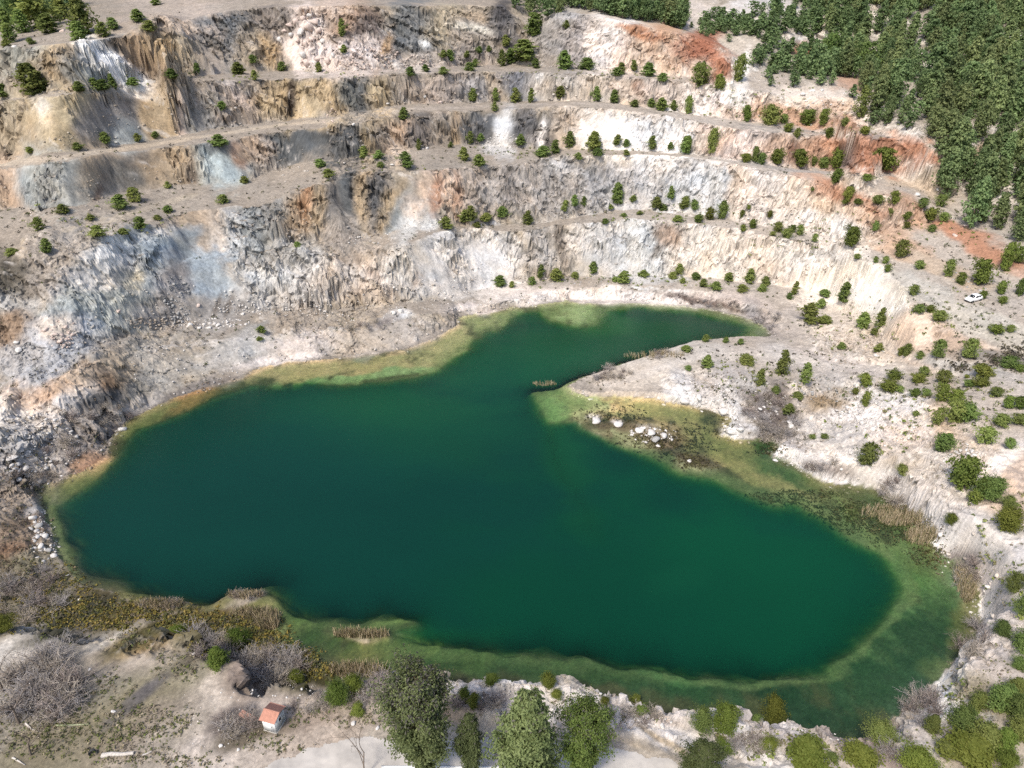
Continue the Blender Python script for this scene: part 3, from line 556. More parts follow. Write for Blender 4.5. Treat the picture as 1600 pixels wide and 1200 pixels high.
 (1195,625,40,34,(150,138,130),0,L_),(1200,665,44,22,(138,124,116),0,L_),(1170,600,24,14,(190,182,174),0,L_),(1235,690,20,16,(190,180,174),0,L_),(1260,716,40,16,(234,226,218),0,L_),(1310,712,36,14,(232,222,212),0,L_),(1300,745,40,12,(214,206,200),0,L_),(1290,728,34,8,(160,146,138),0,L_),(1300,632,34,22,(178,148,104),0,L_),(1290,600,34,16,(196,184,172),0,L_),(1340,650,30,24,(226,218,212),0,L_),(1390,650,50,36,(232,222,214),0,L_),(1370,690,60,26,(222,212,204),0,L_),(1300,680,60,16,(208,198,188),0,L_),(1420,690,40,30,(226,206,190),0,L_),(1400,625,34,14,(214,208,204),0,L_),(1480,700,26,24,(206,196,188),0,L_),(1500,690,34,20,(200,174,150),0,L_),
 (1540,620,60,30,(206,190,172),0,L_),(1560,680,50,40,(204,186,168),0,L_),(1590,760,30,50,(212,184,160),0,L_),(1480,640,16,40,(214,186,156),-24,L_),(1560,730,10,40,(226,216,208),20,L_),(1420,740,40,34,(196,182,164),20,L_),(1400,745,30,16,(232,224,218),0,L_),(1430,790,18,26,(240,236,232),-30,L_),(1465,840,20,34,(240,236,231),-34,L_),(1480,868,18,14,(238,232,226),0,L_),(1450,780,40,40,(206,194,184),0,L_),(1520,830,50,30,(206,196,188),0,L_),(1570,870,40,40,(214,206,200),0,L_),(1505,890,22,20,(150,138,134),0,L_),(1545,920,22,26,(230,212,196),0,L_),(1545,960,16,34,(238,230,222),0,L_),(1560,1000,20,16,(230,220,212),0,L_),(1580,960,26,60,(202,190,182),0,L_),(1500,1078,30,20,(240,236,230),-34,L_),(1470,1105,18,20,(236,230,224),0,L_),(1530,1040,20,16,(230,218,206),0,L_),(1560,1055,36,22,(206,190,176),0,L_),(1530,1080,34,24,(178,162,130),0,L_),
 (1450,525,34,34,(224,190,158),24,None),(1500,545,70,20,(208,176,146),4,None),(1440,500,20,40,(228,200,172),0,None),(1490,480,90,16,(198,190,174),16,None),(1450,455,40,12,(196,190,178),16,None),(1560,510,60,14,(198,188,170),14,None),(1560,555,60,8,(158,148,138),-12,None),(1500,570,60,12,(190,182,172),0,None),(1480,420,60,10,(206,180,150),14,None),
 # plateau below
 (60,1000,90,16,(224,211,194),0,L_),(150,1006,60,10,(214,202,182),0,L_),(230,1004,46,14,(218,202,182),0,L_),(215,1016,30,6,(206,166,108),10,L_),(160,1022,70,8,(204,178,140),10,L_),(210,1050,60,30,(204,184,160),20,L_),(270,1085,90,20,(208,190,166),10,L_),(340,1110,50,50,(214,196,174),-30,L_),(350,1170,70,40,(210,192,174),0,L_),(270,1050,44,30,(166,156,132),0,L_),(170,1080,34,24,(146,142,110),0,L_),(90,1060,80,30,(170,160,148),0,L_),(60,1110,90,40,(160,150,136),0,L_),(120,1150,140,40,(158,146,108),0,L_),(230,1130,70,26,(166,150,128),0,L_),(200,1100,50,8,(120,114,112),-14,L_),(230,1180,90,24,(180,164,142),0,L_),(250,1155,60,20,(184,168,146),0,L_),(60,1180,70,24,(150,138,106),0,L_),
 (430,1095,60,26,(190,172,156),0,L_),(480,1120,50,20,(176,156,138),0,L_),(370,1128,30,20,(128,114,106),0,L_),(390,1150,50,14,(128,114,92),0,L_),(440,1165,50,16,(198,180,162),0,L_),(510,1140,50,14,(196,178,160),0,L_),(580,1125,50,18,(196,176,154),0,L_),(590,1085,36,16,(176,160,150),0,L_),(420,1060,40,14,(182,158,134),0,L_),
 (900,1088,120,16,(226,213,203),0,L_),(740,1072,70,10,(228,216,206),0,L_),(760,1095,50,12,(176,162,154),0,L_),(700,1120,70,10,(200,172,136),0,L_),(830,1110,60,16,(214,204,196),0,L_),(950,1110,30,12,(224,200,174),0,L_),(980,1120,40,12,(150,132,118),0,L_),(1020,1122,30,12,(214,186,160),0,L_),(1080,1125,50,14,(216,202,192),0,L_),(1030,1145,90,14,(230,220,212),6,L_),(1050,1165,70,4,(206,182,146),12,L_),(960,1152,40,4,(206,182,146),8,L_),(1190,1130,60,14,(206,190,178),0,L_),(1160,1160,80,18,(222,212,204),14,L_),(1260,1170,60,18,(192,178,170),0,L_),(1340,1165,50,16,(190,174,166),0,L_),(1420,1150,46,16,(206,194,184),-20,L_),(1220,1195,60,14,(226,216,208),10,L_),(1390,1180,40,12,(170,150,140),0,L_),(1240,1143,60,6,(222,208,198),6,L_),
 # lake bed: bare sand, algae and weed
 (480,580,80,14,(196,164,108),0,B_),(580,575,70,14,(190,160,104),0,B_),(690,545,50,34,(190,166,112),-30,B_),(560,590,110,6,(150,170,104),0,B_),(760,500,46,12,(166,160,100),0,B_),(890,488,44,16,(150,150,90),0,B_),(900,492,26,14,(170,176,116),0,B_),(295,628,46,12,(168,122,54),-8,B_),(225,655,46,12,(140,130,66),-20,B_),(150,735,30,14,(196,150,92),0,B_),(110,760,30,14,(150,136,72),0,B_),(85,830,10,70,(110,122,62),0,B_),
 (980,632,70,16,(204,172,96),0,B_),(1010,640,60,12,(212,178,100),0,B_),(900,625,60,20,(150,160,84),0,B_),(870,640,26,20,(140,168,86),0,B_),(1075,665,60,30,(168,148,78),20,B_),(1060,655,30,16,(176,154,82),20,B_),(1000,680,90,20,(110,94,62),14,B_),(1090,720,34,16,(96,86,62),14,B_),(1180,705,50,20,(70,100,46),0,B_),(1130,690,50,24,(146,136,66),0,B_),(1180,735,70,16,(164,148,78),20,B_),(1230,770,70,14,(170,148,84),20,B_),(1240,748,60,12,(92,116,52),10,B_),(1320,800,70,22,(128,124,66),24,B_),(1370,795,60,20,(104,104,50),20,B_),(1400,830,60,22,(98,106,54),24,B_),
 (1360,845,50,12,(150,150,76),30,B_),(1410,890,20,60,(140,150,72),-10,B_),(1450,900,50,40,(110,146,70),0,B_),(1470,880,40,20,(120,130,60),0,B_),(1400,970,40,50,(120,160,92),30,B_),(1350,1020,60,26,(120,156,88),-34,B_),(1480,950,50,40,(84,116,60),0,B_),(1440,1010,60,50,(52,88,50),0,B_),(1380,1070,100,40,(54,92,56),0,B_),(1230,1090,120,24,(46,80,52),0,B_),(1515,960,14,50,(120,120,60),0,B_),(1490,1060,30,20,(104,124,60),0,B_),
 (1000,1060,120,20,(60,96,54),0,B_),(900,1048,60,12,(82,116,66),0,B_),(850,1050,120,16,(72,96,48),0,B_),(1040,1056,34,10,(96,140,76),0,B_),(720,1030,90,20,(96,118,50),0,B_),(640,1015,50,12,(140,148,62),0,B_),(600,1030,60,20,(120,126,56),0,B_),(560,1015,40,14,(146,136,64),0,B_),(610,970,34,6,(150,152,70),0,B_),(680,1045,60,10,(70,92,40),0,B_),(520,1040,50,20,(84,96,40),0,B_),(470,1005,60,24,(78,104,42),0,B_),(460,960,40,24,(120,136,50),0,B_),(430,950,30,14,(140,134,56),0,B_),(380,950,50,8,(120,120,48),0,B_),(300,955,60,10,(120,106,48),0,B_),(200,935,60,10,(120,116,54),0,B_),
 # wet margin at left
 (150,935,40,16,(120,106,66),0,L_),(210,955,60,14,(126,110,52),0,L_),(280,975,80,14,(138,116,48),0,L_),(240,985,50,8,(104,96,46),0,L_),(350,975,60,18,(118,108,48),0,L_),(340,1000,50,16,(92,84,60),0,L_),(400,1000,50,20,(96,100,44),0,L_),(440,1030,50,20,(88,92,44),0,L_),(490,1050,50,16,(92,88,42),0,L_),(120,970,60,14,(84,84,62),0,L_),(410,1040,40,24,(150,130,116),0,L_),(384,934,28,8,(168,152,138),0,None),(250,948,40,8,(170,148,124),0,None),
]
for p in PATCHES:
    px, py, rx, ry, rgb, ang, only = p
    patch(px, py, rx, ry, rgb, ang, only)
# algae and marl on the lip of the drop-off
sdp = lk(sdeep, TX, TY, -50.0)
lipw = np.where(TX > 20, smooth(1.5 + 3.2 * smooth(70, 95, TY), .6 + 1.2 * smooth(70, 95, TY), -sdp + 1.0 * nwx), 0.8 * smooth(3.0, 0.5, -sdp + 1.2 * nwx)) * smooth(-4, 0, -sdp) * INL * (0.75 + .5 * fine) * smooth(8, 30, TX + 60)
lipw = np.clip(lipw, 0, 1)[..., None] * np.where(TX > 20, .8, .55)[..., None]
COLR = COLR * (1 - lipw) + lin((146, 156, 92)) * .78 * lipw
# tracks worn along the benches
def track(pts, w, rgb, amt=0.75):
    a = polyline(pts, 10); P = ground(a[:, 0], a[:, 1])
    keep = [0]
    for i in range(1, len(P)):
        if np.linalg.norm(P[i] - P[keep[-1]]) < 25: keep.append(i)
    P = P[keep][:, :2]
    d = dist_to(P, TX + 0.5 * nwx, TY + 0.5 * nwy, False)
    ww = smooth(w, w * 0.45, d + 0.5 * fine)[..., None] * amt * (1 - smooth(0.5, 1.0, SL))[..., None]
    global COLR
    COLR = COLR * (1 - ww) + lin(rgb) * ALB * ww
track([(0,257),(135,241),(236,226),(337,211),(439,195),(540,185),(640,171)], 2.2, (204, 184, 156))
track([(640,171),(766,166),(900,161),(1000,167),(1060,178)], 1.8, (190, 174, 158), .6)
track([(100,362),(170,345),(240,322),(300,306)], 2.0, (198, 180, 152), .6)
track([(209,545),(290,537),(371,531),(472,525),(540,512)], 1.2, (206, 198, 190), .7)
track([(950,600),(1010,582),(1080,560),(1171,552),(1250,560),(1330,572),(1400,578)], 2.0, (216, 203, 188))
track([(1391,426),(1440,452),(1500,478),(1600,515)], 2.2, (204, 194, 178))
track([(1160,195),(1262,205),(1330,208),(1420,216)], 1.4, (168, 158, 150), .8)
track([(1144,250),(1229,266),(1330,272),(1397,272)], 1.6, (178, 170, 164), .8)
# veins, bedding streaks, lichen and dust on every rock: noise of the material itself
kx = 0.75 * smooth(60, -60, TX)
xs_ = TX + kx * TZ
st1 = fbm(xs_ / 1.8 + .6 * nwx, TZ / 5 + TY / 20, 131, 4); blot = fbm(TX / 2.6 + .5 * nwy, TY / 5 + TZ / 2.6, 133, 5); crk = smooth(.90, .985, ridged(TX / 3.4 + .9 * nwx, TZ / 3.4 + TY / 6 + .9 * nwy, 135, 2)); st2 = fbm(xs_ / 0.7, TZ / 1.3 + TY / 2, 137, 3); sp = fbm(TX / 0.9, TY / 0.9 + TZ / .9, 141, 3); grit = rng.normal(size=TX.shape) * 0.10
veins = smooth(0.80, 0.97, ridged(xs_ / 4 + 1.0 * nwx, TZ / 4 + TY / 9 + 1.0 * nwy, 151, 3))
rk = smooth(0.4, 0.8, SL) * (1 - INL)
mul = 1 + rk * (0.05 * st1 + 0.04 * st2 + (0.26 - .10 * rwr[..., 0]) * blot - 0.22 * crk) - 0.26 * GUL1 + 0.34 * BLK - 0.30 * JNT + 0.08 * rk + (1 - rk) * 0.07 * st2 + 0.17 * sp + grit + 0.10 * nwx * (1 - INL)
COLR = COLR * np.clip(mul, .35, 1.5)[..., None]
tint = (0.08 * fbm(xs_ / 4, TZ / 5 + TY / 12, 161, 4) * rk + 0.04 * nwy)[..., None] * np.array([1.0, 0.15, -0.9])
COLR = COLR * (1 + tint)
vv_ = (veins * rk * 0.5 * smooth(-0.25, 0.25, nwy))[..., None]
COLR = COLR * (1 - vv_) + C_(238, 228, 218) * vv_
# organic soil and dead scrub litter in pockets of the flats
pock = smooth(0.28, 0.55, fbm(TX / 3.0, TY / 3.0, 171, 5)) * (1 - rk) * (1 - INL) * 0.25
COLR = COLR * (1 - pock[..., None]) + C_(128, 114, 96) * pock[..., None]
wetb = smooth(0.55, 0.10, TZ) * (1 - INL) * 0.45                       # damp strand
COLR = COLR * (1 - wetb[..., None] * 0.6)
COLR = np.clip(COLR, 0.006, 0.82)

# ------------------------------------------------------------------ mesh and material helpers
def grid_mesh(name, V, quads_keep=None):
    nr, nc = V.shape[:2]
    idx = np.arange(nr * nc).reshape(nr, nc)
    q = np.stack([idx[:-1, :-1], idx[:-1, 1:], idx[1:, 1:], idx[1:, :-1]], -1).reshape(-1, 4)
    vflat = V.reshape(-1, 3)
    used = None
    if quads_keep is not None:
        q = q[quads_keep.reshape(-1)]
        used = np.unique(q); mp = np.zeros(len(vflat), np.int64); mp[used] = np.arange(len(used)); q = mp[q]; vflat = vflat[used]
    me = bpy.data.meshes.new(name)
    me.vertices.add(len(vflat)); me.vertices.foreach_set("co", vflat.astype(np.float32).ravel())
    me.loops.add(q.size); me.loops.foreach_set("vertex_index", q.astype(np.int32).ravel())
    me.polygons.add(len(q)); me.polygons.foreach_set("loop_start", np.arange(0, q.size, 4, dtype=np.int32))
    me.polygons.foreach_set("use_smooth", np.ones(len(q), bool))
    me.update(calc_edges=True)
    return me, used
def poly_mesh(name, verts, faces, cols=None, mats=None, mat_idx=None, smooth_=False):
    me = bpy.data.meshes.new(name)
    verts = np.asarray(verts, np.float32)
    me.vertices.add(len(verts)); me.vertices.foreach_set("co", verts.ravel())
    if isinstance(faces, np.ndarray):
        ls = np.arange(0, faces.size, faces.shape[1], dtype=np.int32); fl = faces.astype(np.int32).ravel()
    else:
        lens = [len(f) for f in faces]; ls = np.concatenate([[0], np.cumsum(lens)[:-1]]).astype(np.int32); fl = np.array([i for f in faces for i in f], np.int32)
    me.loops.add(len(fl)); me.loops.foreach_set("vertex_index", fl)
    me.polygons.add(len(ls)); me.polygons.foreach_set("loop_start", ls)
    if smooth_: me.polygons.foreach_set("use_smooth", np.ones(len(ls), bool))
    for m in mats or []: me.materials.append(m)
    if mat_idx is not None: me.polygons.foreach_set("material_index", np.asarray(mat_idx, np.int32))
    me.update(calc_edges=True)
    if cols is not None:
        at = me.color_attributes.new("Col", 'FLOAT_COLOR', 'POINT')
        c4 = np.ones((len(verts), 4), np.float32); c4[:, :3] = cols
        at.data.foreach_set("color", c4.ravel())
    return me
def link(name, me, parent=None, loc=None, rotz=0.0, scale=None):
    o = bpy.data.objects.new(name, me); COL.objects.link(o)
    if loc is not None: o.location = loc
    if rotz: o.rotation_euler = (0, 0, rotz)
    if scale is not None: o.scale = scale
    if parent is not None: o.parent = parent
    return o
def tag(o, label, cat, group=None, kind=None):
    if label: o["label"] = label
    if cat: o["category"] = cat
    if group: o["group"] = group
    if kind: o["kind"] = kind
    return o
def material(name, rgb=(0.5, 0.5, 0.5), rough=0.85, attr=None, spec=0.25, metallic=0.0, noise=0.0, nscale=5.0, bump=0.0, transl=0.0, objvar=0.0, hue=0.0):
    m = bpy.data.materials.new(name); m.use_nodes = True
    nt = m.node_tree; N = nt.nodes; Lk = nt.links; p = N["Principled BSDF"]
    p.inputs["Roughness"].default_value = rough; p.inputs["Metallic"].default_value = metallic
    p.inputs["Specular IOR Level"].default_value = spec
    if attr:
        a = N.new("ShaderNodeAttribute"); a.attribute_name = attr; src = a.outputs["Color"]
    else:
        c = N.new("ShaderNodeRGB"); c.outputs[0].default_value = (*rgb, 1); src = c.outputs[0]
    if noise or bump:
        tc = N.new("ShaderNodeTexCoord"); no = N.new("ShaderNodeTexNoise"); no.inputs["Scale"].default_value = nscale; no.inputs["Detail"].default_value = 5; no.inputs["Roughness"].default_value = 0.65
        Lk.new(tc.outputs["Object"], no.inputs["Vector"])
    if noise:
        mr = N.new("ShaderNodeMapRange"); mr.inputs[1].default_value = 0.25; mr.inputs[2].default_value = 0.75; mr.inputs[3].default_value = 1 - noise; mr.inputs[4].default_value = 1 + noise
        Lk.new(no.outputs[0], mr.inputs[0])
        mx = N.new("ShaderNodeVectorMath"); mx.operation = 'MULTIPLY'
        Lk.new(src, mx.inputs[0]); Lk.new(mr.outputs[0], mx.inputs[1]); src = mx.outputs[0]
    if objvar or hue:
        oi = N.new("ShaderNodeObjectInfo"); hs = N.new("ShaderNodeHueSaturation")
        for sock, lo, hi, mulv in (("Hue", 0.5 - hue, 0.5 + hue, 1.0), ("Value", 1 - objvar, 1 + objvar, 7.31)):
            mm = N.new("ShaderNodeMath"); mm.operation = 'MULTIPLY'; mm.inputs[1].default_value = mulv; Lk.new(oi.outputs["Random"], mm.inputs[0])
            fr = N.new("ShaderNodeMath"); fr.operation = 'FRACT'; Lk.new(mm.outputs[0], fr.inputs[0])
            r2 = N.new("ShaderNodeMapRange"); r2.inputs[3].default_value = lo; r2.inputs[4].default_value = hi; Lk.new(fr.outputs[0], r2.inputs[0]); Lk.new(r2.outputs[0], hs.inputs[sock])
        Lk.new(src, hs.inputs["Color"]); src = hs.outputs[0]
    Lk.new(src, p.inputs["Base Color"])
    if bump:
        b = N.new("ShaderNodeBump"); b.inputs["Strength"].default_value = 0.7; b.inputs["Distance"].default_value = bump
        Lk.new(no.outputs[0], b.inputs["Height"]); Lk.new(b.outputs[0], p.inputs["Normal"])
    if transl:
        t = N.new("ShaderNodeBsdfTranslucent"); Lk.new(src, t.inputs["Color"]); ms = N.new("ShaderNodeMixShader"); ms.inputs[0].default_value = transl
        Lk.new(p.outputs[0], ms.inputs[1]); Lk.new(t.outputs[0], ms.inputs[2]); Lk.new(ms.outputs[0], N["Material Output"].inputs[0])
    return m

# ------------------------------------------------------------------ ground
M_ground = material("quarry_ground", attr="Col", rough=0.95, spec=0.1, noise=0.26, nscale=1.9, bump=0.16)
tkeep = (TZ[:-1, :-1] > -6.5) | (TZ[1:, 1:] > -6.5)
me, tused = grid_mesh("quarry_terrain", X3, tkeep)
at = me.color_attributes.new("Col", 'FLOAT_COLOR', 'POINT')
c4 = np.ones((len(tused), 4), np.float32); c4[:, :3] = COLR.reshape(-1, 3)[tused]
at.data.foreach_set("color", c4.ravel())
me.materials.append(M_ground)
rq = ROCK + 0.6 * hummock(TX, TY)
me.polygons.foreach_set("use_smooth", (rq[:-1, :-1] < 0.35)[tkeep])
terrain = link("quarry_terrain", me); tag(terrain, "terraced pale quarry slopes round the lake", None, kind='structure')
# country beyond, far out to the horizon
hx = np.concatenate([-np.geomspace(3000, 380, 16), np.linspace(-330, 330, 34), np.geomspace(380, 3000, 16)])
hy = np.concatenate([-np.geomspace(3000, 60, 18), np.linspace(-20, 440, 30), np.geomspace(470, 3500, 18)])
HX, HY = np.meshgrid(hx, hy)
inner = (np.abs(HX) < HW(HY) - 12) & (HY > 22) & (HY < 445)
hz = hgt(np.clip(HX, -HW(np.clip(HY, 12, 452)), HW(np.clip(HY, 12, 452))), np.clip(HY, 13, 452)) - 0.6
far_d = np.maximum(0, np.maximum(np.abs(HX) - HW(np.clip(HY, 12, 452)), np.maximum(HY - 452, 12 - HY)))
hz = np.where(HY > 300, hz + far_d * 0.12 * smooth(0, 400, far_d), hz + 0.03 * far_d) + 25 * fbm(HX / 300, HY / 300, 191, 3) * smooth(20, 300, far_d)
hz = np.where(inner, -25, hz)
me, _ = grid_mesh("hills", np.stack([HX, HY, hz], -1)); me.materials.append(material("hill_scrub", C_(120, 122, 88), noise=0.5, nscale=0.02))
tag(link("hills", me), "scrubby hills beyond the quarry", None, kind='structure')

lin = _lin
# ------------------------------------------------------------------ water
wsx, wsy = LX[::2, ::2], LY[::2, ::2]
wsx, wsy = LX, LY
tz = hgt(wsx, wsy)
keep_v = (tz < 0.35)
kq = keep_v[:-1, :-1] | keep_v[1:, :-1] | keep_v[:-1, 1:] | keep_v[1:, 1:]
reach = lk(IN_L, wsx, wsy, 0) > 0
near_lake = reach | (dist_to(LAKE, wsx, wsy) < 6)
kq &= near_lake[:-1, :-1]
me, used = grid_mesh("lake_water", np.stack([wsx, wsy, np.zeros_like(wsx)], -1), kq)
dpt = np.clip(-tz, 0.0, 12).reshape(-1)[used]
# how much green plankton and stirred silt the water carries
wcol = np.zeros(wsx.shape + (3,)) + lin((13, 70, 66))
def wpatch(px, py, rx, ry, rgb, ang=0, amt=1.0):
    global wcol
    c = at_z(px, py, 0.0); D = np.linalg.norm(c - [0, 0, CAM_H]); k = D / FPX; sn = CAM_H / D
    a = (wx - c[0]) / k; b = -(wy - c[1]) / k * sn
    ca, sa = math.cos(math.radians(ang)), math.sin(math.radians(ang))
    u = (a * ca + b * sa) / rx; v = (-a * sa + b * ca) / ry
    q = np.sqrt(u * u + v * v) + 0.34 * fbm(wsx / 11, wsy / 7, 201, 5)
    w = (smooth(1.35, 0.15, q) * amt)[..., None]
    wcol = wcol * (1 - w) + lin(rgb) * w
for a_ in [(1150,900,330,260,(11,82,62)),(900,960,260,140,(10,76,62)),(700,665,330,70,(22,84,66),0,.8),(600,635,180,34,(30,92,68),0,.7),(850,560,260,70,(28,92,72)),(980,520,160,40,(20,84,62)),(930,500,60,30,(40,108,70),0,.7),(880,720,34,110,(28,96,66),-14,.5),(1050,780,60,30,(9,70,60)),(1060,905,60,26,(18,88,68),-20,.45),(350,800,260,180,(14,68,66),0,.8),(640,990,120,20,(20,92,66))]:
    wpatch(*a_)
wcol = wcol * (1 + 0.16 * fbm(wsx / 38, wsy / 22, 211, 4))[..., None]
me.color_attributes.new("Scatter", 'FLOAT_COLOR', 'POINT'); me.attributes.new("depth", 'FLOAT', 'POINT')
at = me.color_attributes["Scatter"]
c4 = np.ones((len(used), 4), np.float32); c4[:, :3] = wcol.reshape(-1, 3)[used] * np.array([0.40, 0.50, 0.38])
at.data.foreach_set("color", c4.ravel())
me.attributes["depth"].data.foreach_set("value", dpt.astype(np.float32))
m = bpy.data.materials.new("lake_water"); m.use_nodes = True
nt = m.node_tree; N = nt.nodes; Lk = nt.links
for n_ in list(N): N.remove(n_)
outn = N.new("ShaderNodeOutputMaterial")
ad = N.new("ShaderNodeAttribute"); ad.attribute_name = "depth"
ac = N.new("ShaderNodeAttribute"); ac.attribute_name = "Scatter"
def mth(op, a=None, b=None):
    n_ = N.new("ShaderNodeMath"); n_.operation = op
    for i, v in enumerate((a, b)):
        if v is None: continue
        if isinstance(v, (int, float)): n_.inputs[i].default_value = v
        else: Lk.new(v, n_.inputs[i])
    return n_.outputs[0]
turb = mth('SUBTRACT', 1.0, mth('POWER', 2.718, mth('MULTIPLY', ad.outputs["Fac"], -0.46)))      # share of light the suspended matter sends back
cmb = N.new("ShaderNodeCombineColor")
for i, kabs in enumerate((0.50, 0.17, 0.52)):
    Lk.new(mth('POWER', 2.718, mth('MULTIPLY', ad.outputs["Fac"], -kabs)), cmb.inputs[i])
tr = N.new("ShaderNodeBsdfTransparent"); Lk.new(cmb.outputs[0], tr.inputs[0])
df = N.new("ShaderNodeBsdfDiffuse"); Lk.new(ac.outputs["Color"], df.inputs[0])
body = N.new("ShaderNodeMixShader"); Lk.new(turb, body.inputs[0]); Lk.new(tr.outputs[0], body.inputs[1]); Lk.new(df.outputs[0], body.inputs[2])
gl = N.new("ShaderNodeBsdfGlossy"); gl.inputs["Roughness"].default_value = 0.22
fr = N.new("ShaderNodeFresnel"); fr.inputs["IOR"].default_value = 1.33
tc = N.new("ShaderNodeTexCoord"); no = N.new("ShaderNodeTexNoise"); no.inputs["Scale"].default_value = 1.2; no.inputs["Detail"].default_value = 4
Lk.new(tc.outputs["Object"], no.inputs["Vector"])
bp = N.new("ShaderNodeBump"); bp.inputs["Strength"].default_value = 0.25; bp.inputs["Distance"].default_value = 0.05
Lk.new(no.outputs[0], bp.inputs["Height"]); Lk.new(bp.outputs[0], gl.inputs["Normal"]); Lk.new(bp.outputs[0], fr.inputs["Normal"])
top = N.new("ShaderNodeMixShader"); Lk.new(mth('MULTIPLY', fr.outputs[0], 0.8), top.inputs[0]); Lk.new(body.outputs[0], top.inputs[1]); Lk.new(gl.outputs[0], top.inputs[2])
Lk.new(top.outputs[0], outn.inputs[0])
me.materials.append(m)
water = link("lake_water", me); tag(water, "deep green quarry lake with paler weedy shallows", None, kind='structure')

# ------------------------------------------------------------------ plants: mesh builders
def frame_of(d):
    d = d / np.linalg.norm(d, axis=-1, keepdims=True)
    r_ = np.random.default_rng(1).normal(size=d.shape) + np.array([.3, .2, .1])
    a = np.cross(d, r_); a /= np.linalg.norm(a, axis=-1, keepdims=True) + 1e-9
    return d, a, np.cross(d, a)
def tufts(pos, nrm, size, g, cols, bend=0.35, wide=0.42):
    """needle tufts: two-triangle leaves bent along the middle, one per position"""
    n = len(pos)
    t = g.normal(size=(n, 3)); t -= nrm * np.sum(t * nrm, 1, keepdims=True) * 0.75
    t /= np.linalg.norm(t, axis=1, keepdims=True) + 1e-9
    b = np.cross(nrm, t); b /= np.linalg.norm(b, axis=1, keepdims=True) + 1e-9
    s = (size * g.uniform(0.6, 1.35, n))[:, None]
    up = nrm * s * bend
    v = np.stack([pos - t * s * .5, pos + b * s * wide + up, pos + t * s * .6, pos - b * s * wide + up], 1).reshape(-1, 3)
    q = np.arange(n * 4).reshape(n, 4)
    f = np.concatenate([q[:, [0, 1, 2]], q[:, [0, 2, 3]]], 0)
    return v, f, np.repeat(cols, 4, 0)
def tube(path, radii, sides=5):
    path = np.asarray(path, float); n = len(path)
    d = np.gradient(path, axis=0); d /= np.linalg.norm(d, axis=1, keepdims=True) + 1e-9
    ref = np.array([1.0, 0.1, 0.0]) if abs(d[0, 0]) < 0.8 else np.array([0, 1.0, 0.1])
    a = np.cross(d, ref); a /= np.linalg.norm(a, axis=1, keepdims=True) + 1e-9
    b = np.cross(d, a)
    th = np.arange(sides) / sides * 2 * np.pi
    v = path[:, None] + (a[:, None] * np.cos(th)[None, :, None] + b[:, None] * np.sin(th)[None, :, None]) * np.asarray(radii)[:, None, None]
    idx = np.arange(n * sides).reshape(n, sides); nx = np.roll(idx, -1, 1)
    q = np.stack([idx[:-1], nx[:-1], nx[1:], idx[1:]], -1).reshape(-1, 4)
    f = np.concatenate([q[:, [0, 1, 2]], q[:, [0, 2, 3]]])
    return v.reshape(-1, 3), f
class Acc:
    def __init__(self): self.v, self.f, self.c, self.m, self.n = [], [], [], [], 0
    def add(self, v, f, c, mi=0):
        c = np.broadcast_to(np.asarray(c, float), (len(v), 3))
        self.v.append(v); self.f.append(f + self.n); self.c.append(c); self.m.append(np.full(len(f), mi)); self.n += len(v)
    def mesh(self, name, mats, smooth_=False):
        return poly_mesh(name, np.concatenate(self.v), np.concatenate(self.f), np.concatenate(self.c), mats, np.concatenate(self.m), smooth_)
PROFILE = dict(
 young=lambda t: 0.36 * np.sqrt(np.clip(1 - t, 0, 1)) * (0.55 + 0.45 * smooth(0.0, 0.25, t)),
 cone=lambda t: 0.30 * (1 - t) ** 0.75 * (0.5 + 0.5 * smooth(0.05, 0.3, t)) + 0.015,
 round=lambda t: 0.50 * np.sqrt(np.clip(1 - (2 * t - 0.85) ** 2 / 1.4, 0, 1)),
 open=lambda t: 0.30 * np.sqrt(np.clip(1 - (2 * t - 1.05) ** 2 / 1.15, 0, 1)))
BARK = lin((120, 104, 92)) * .7
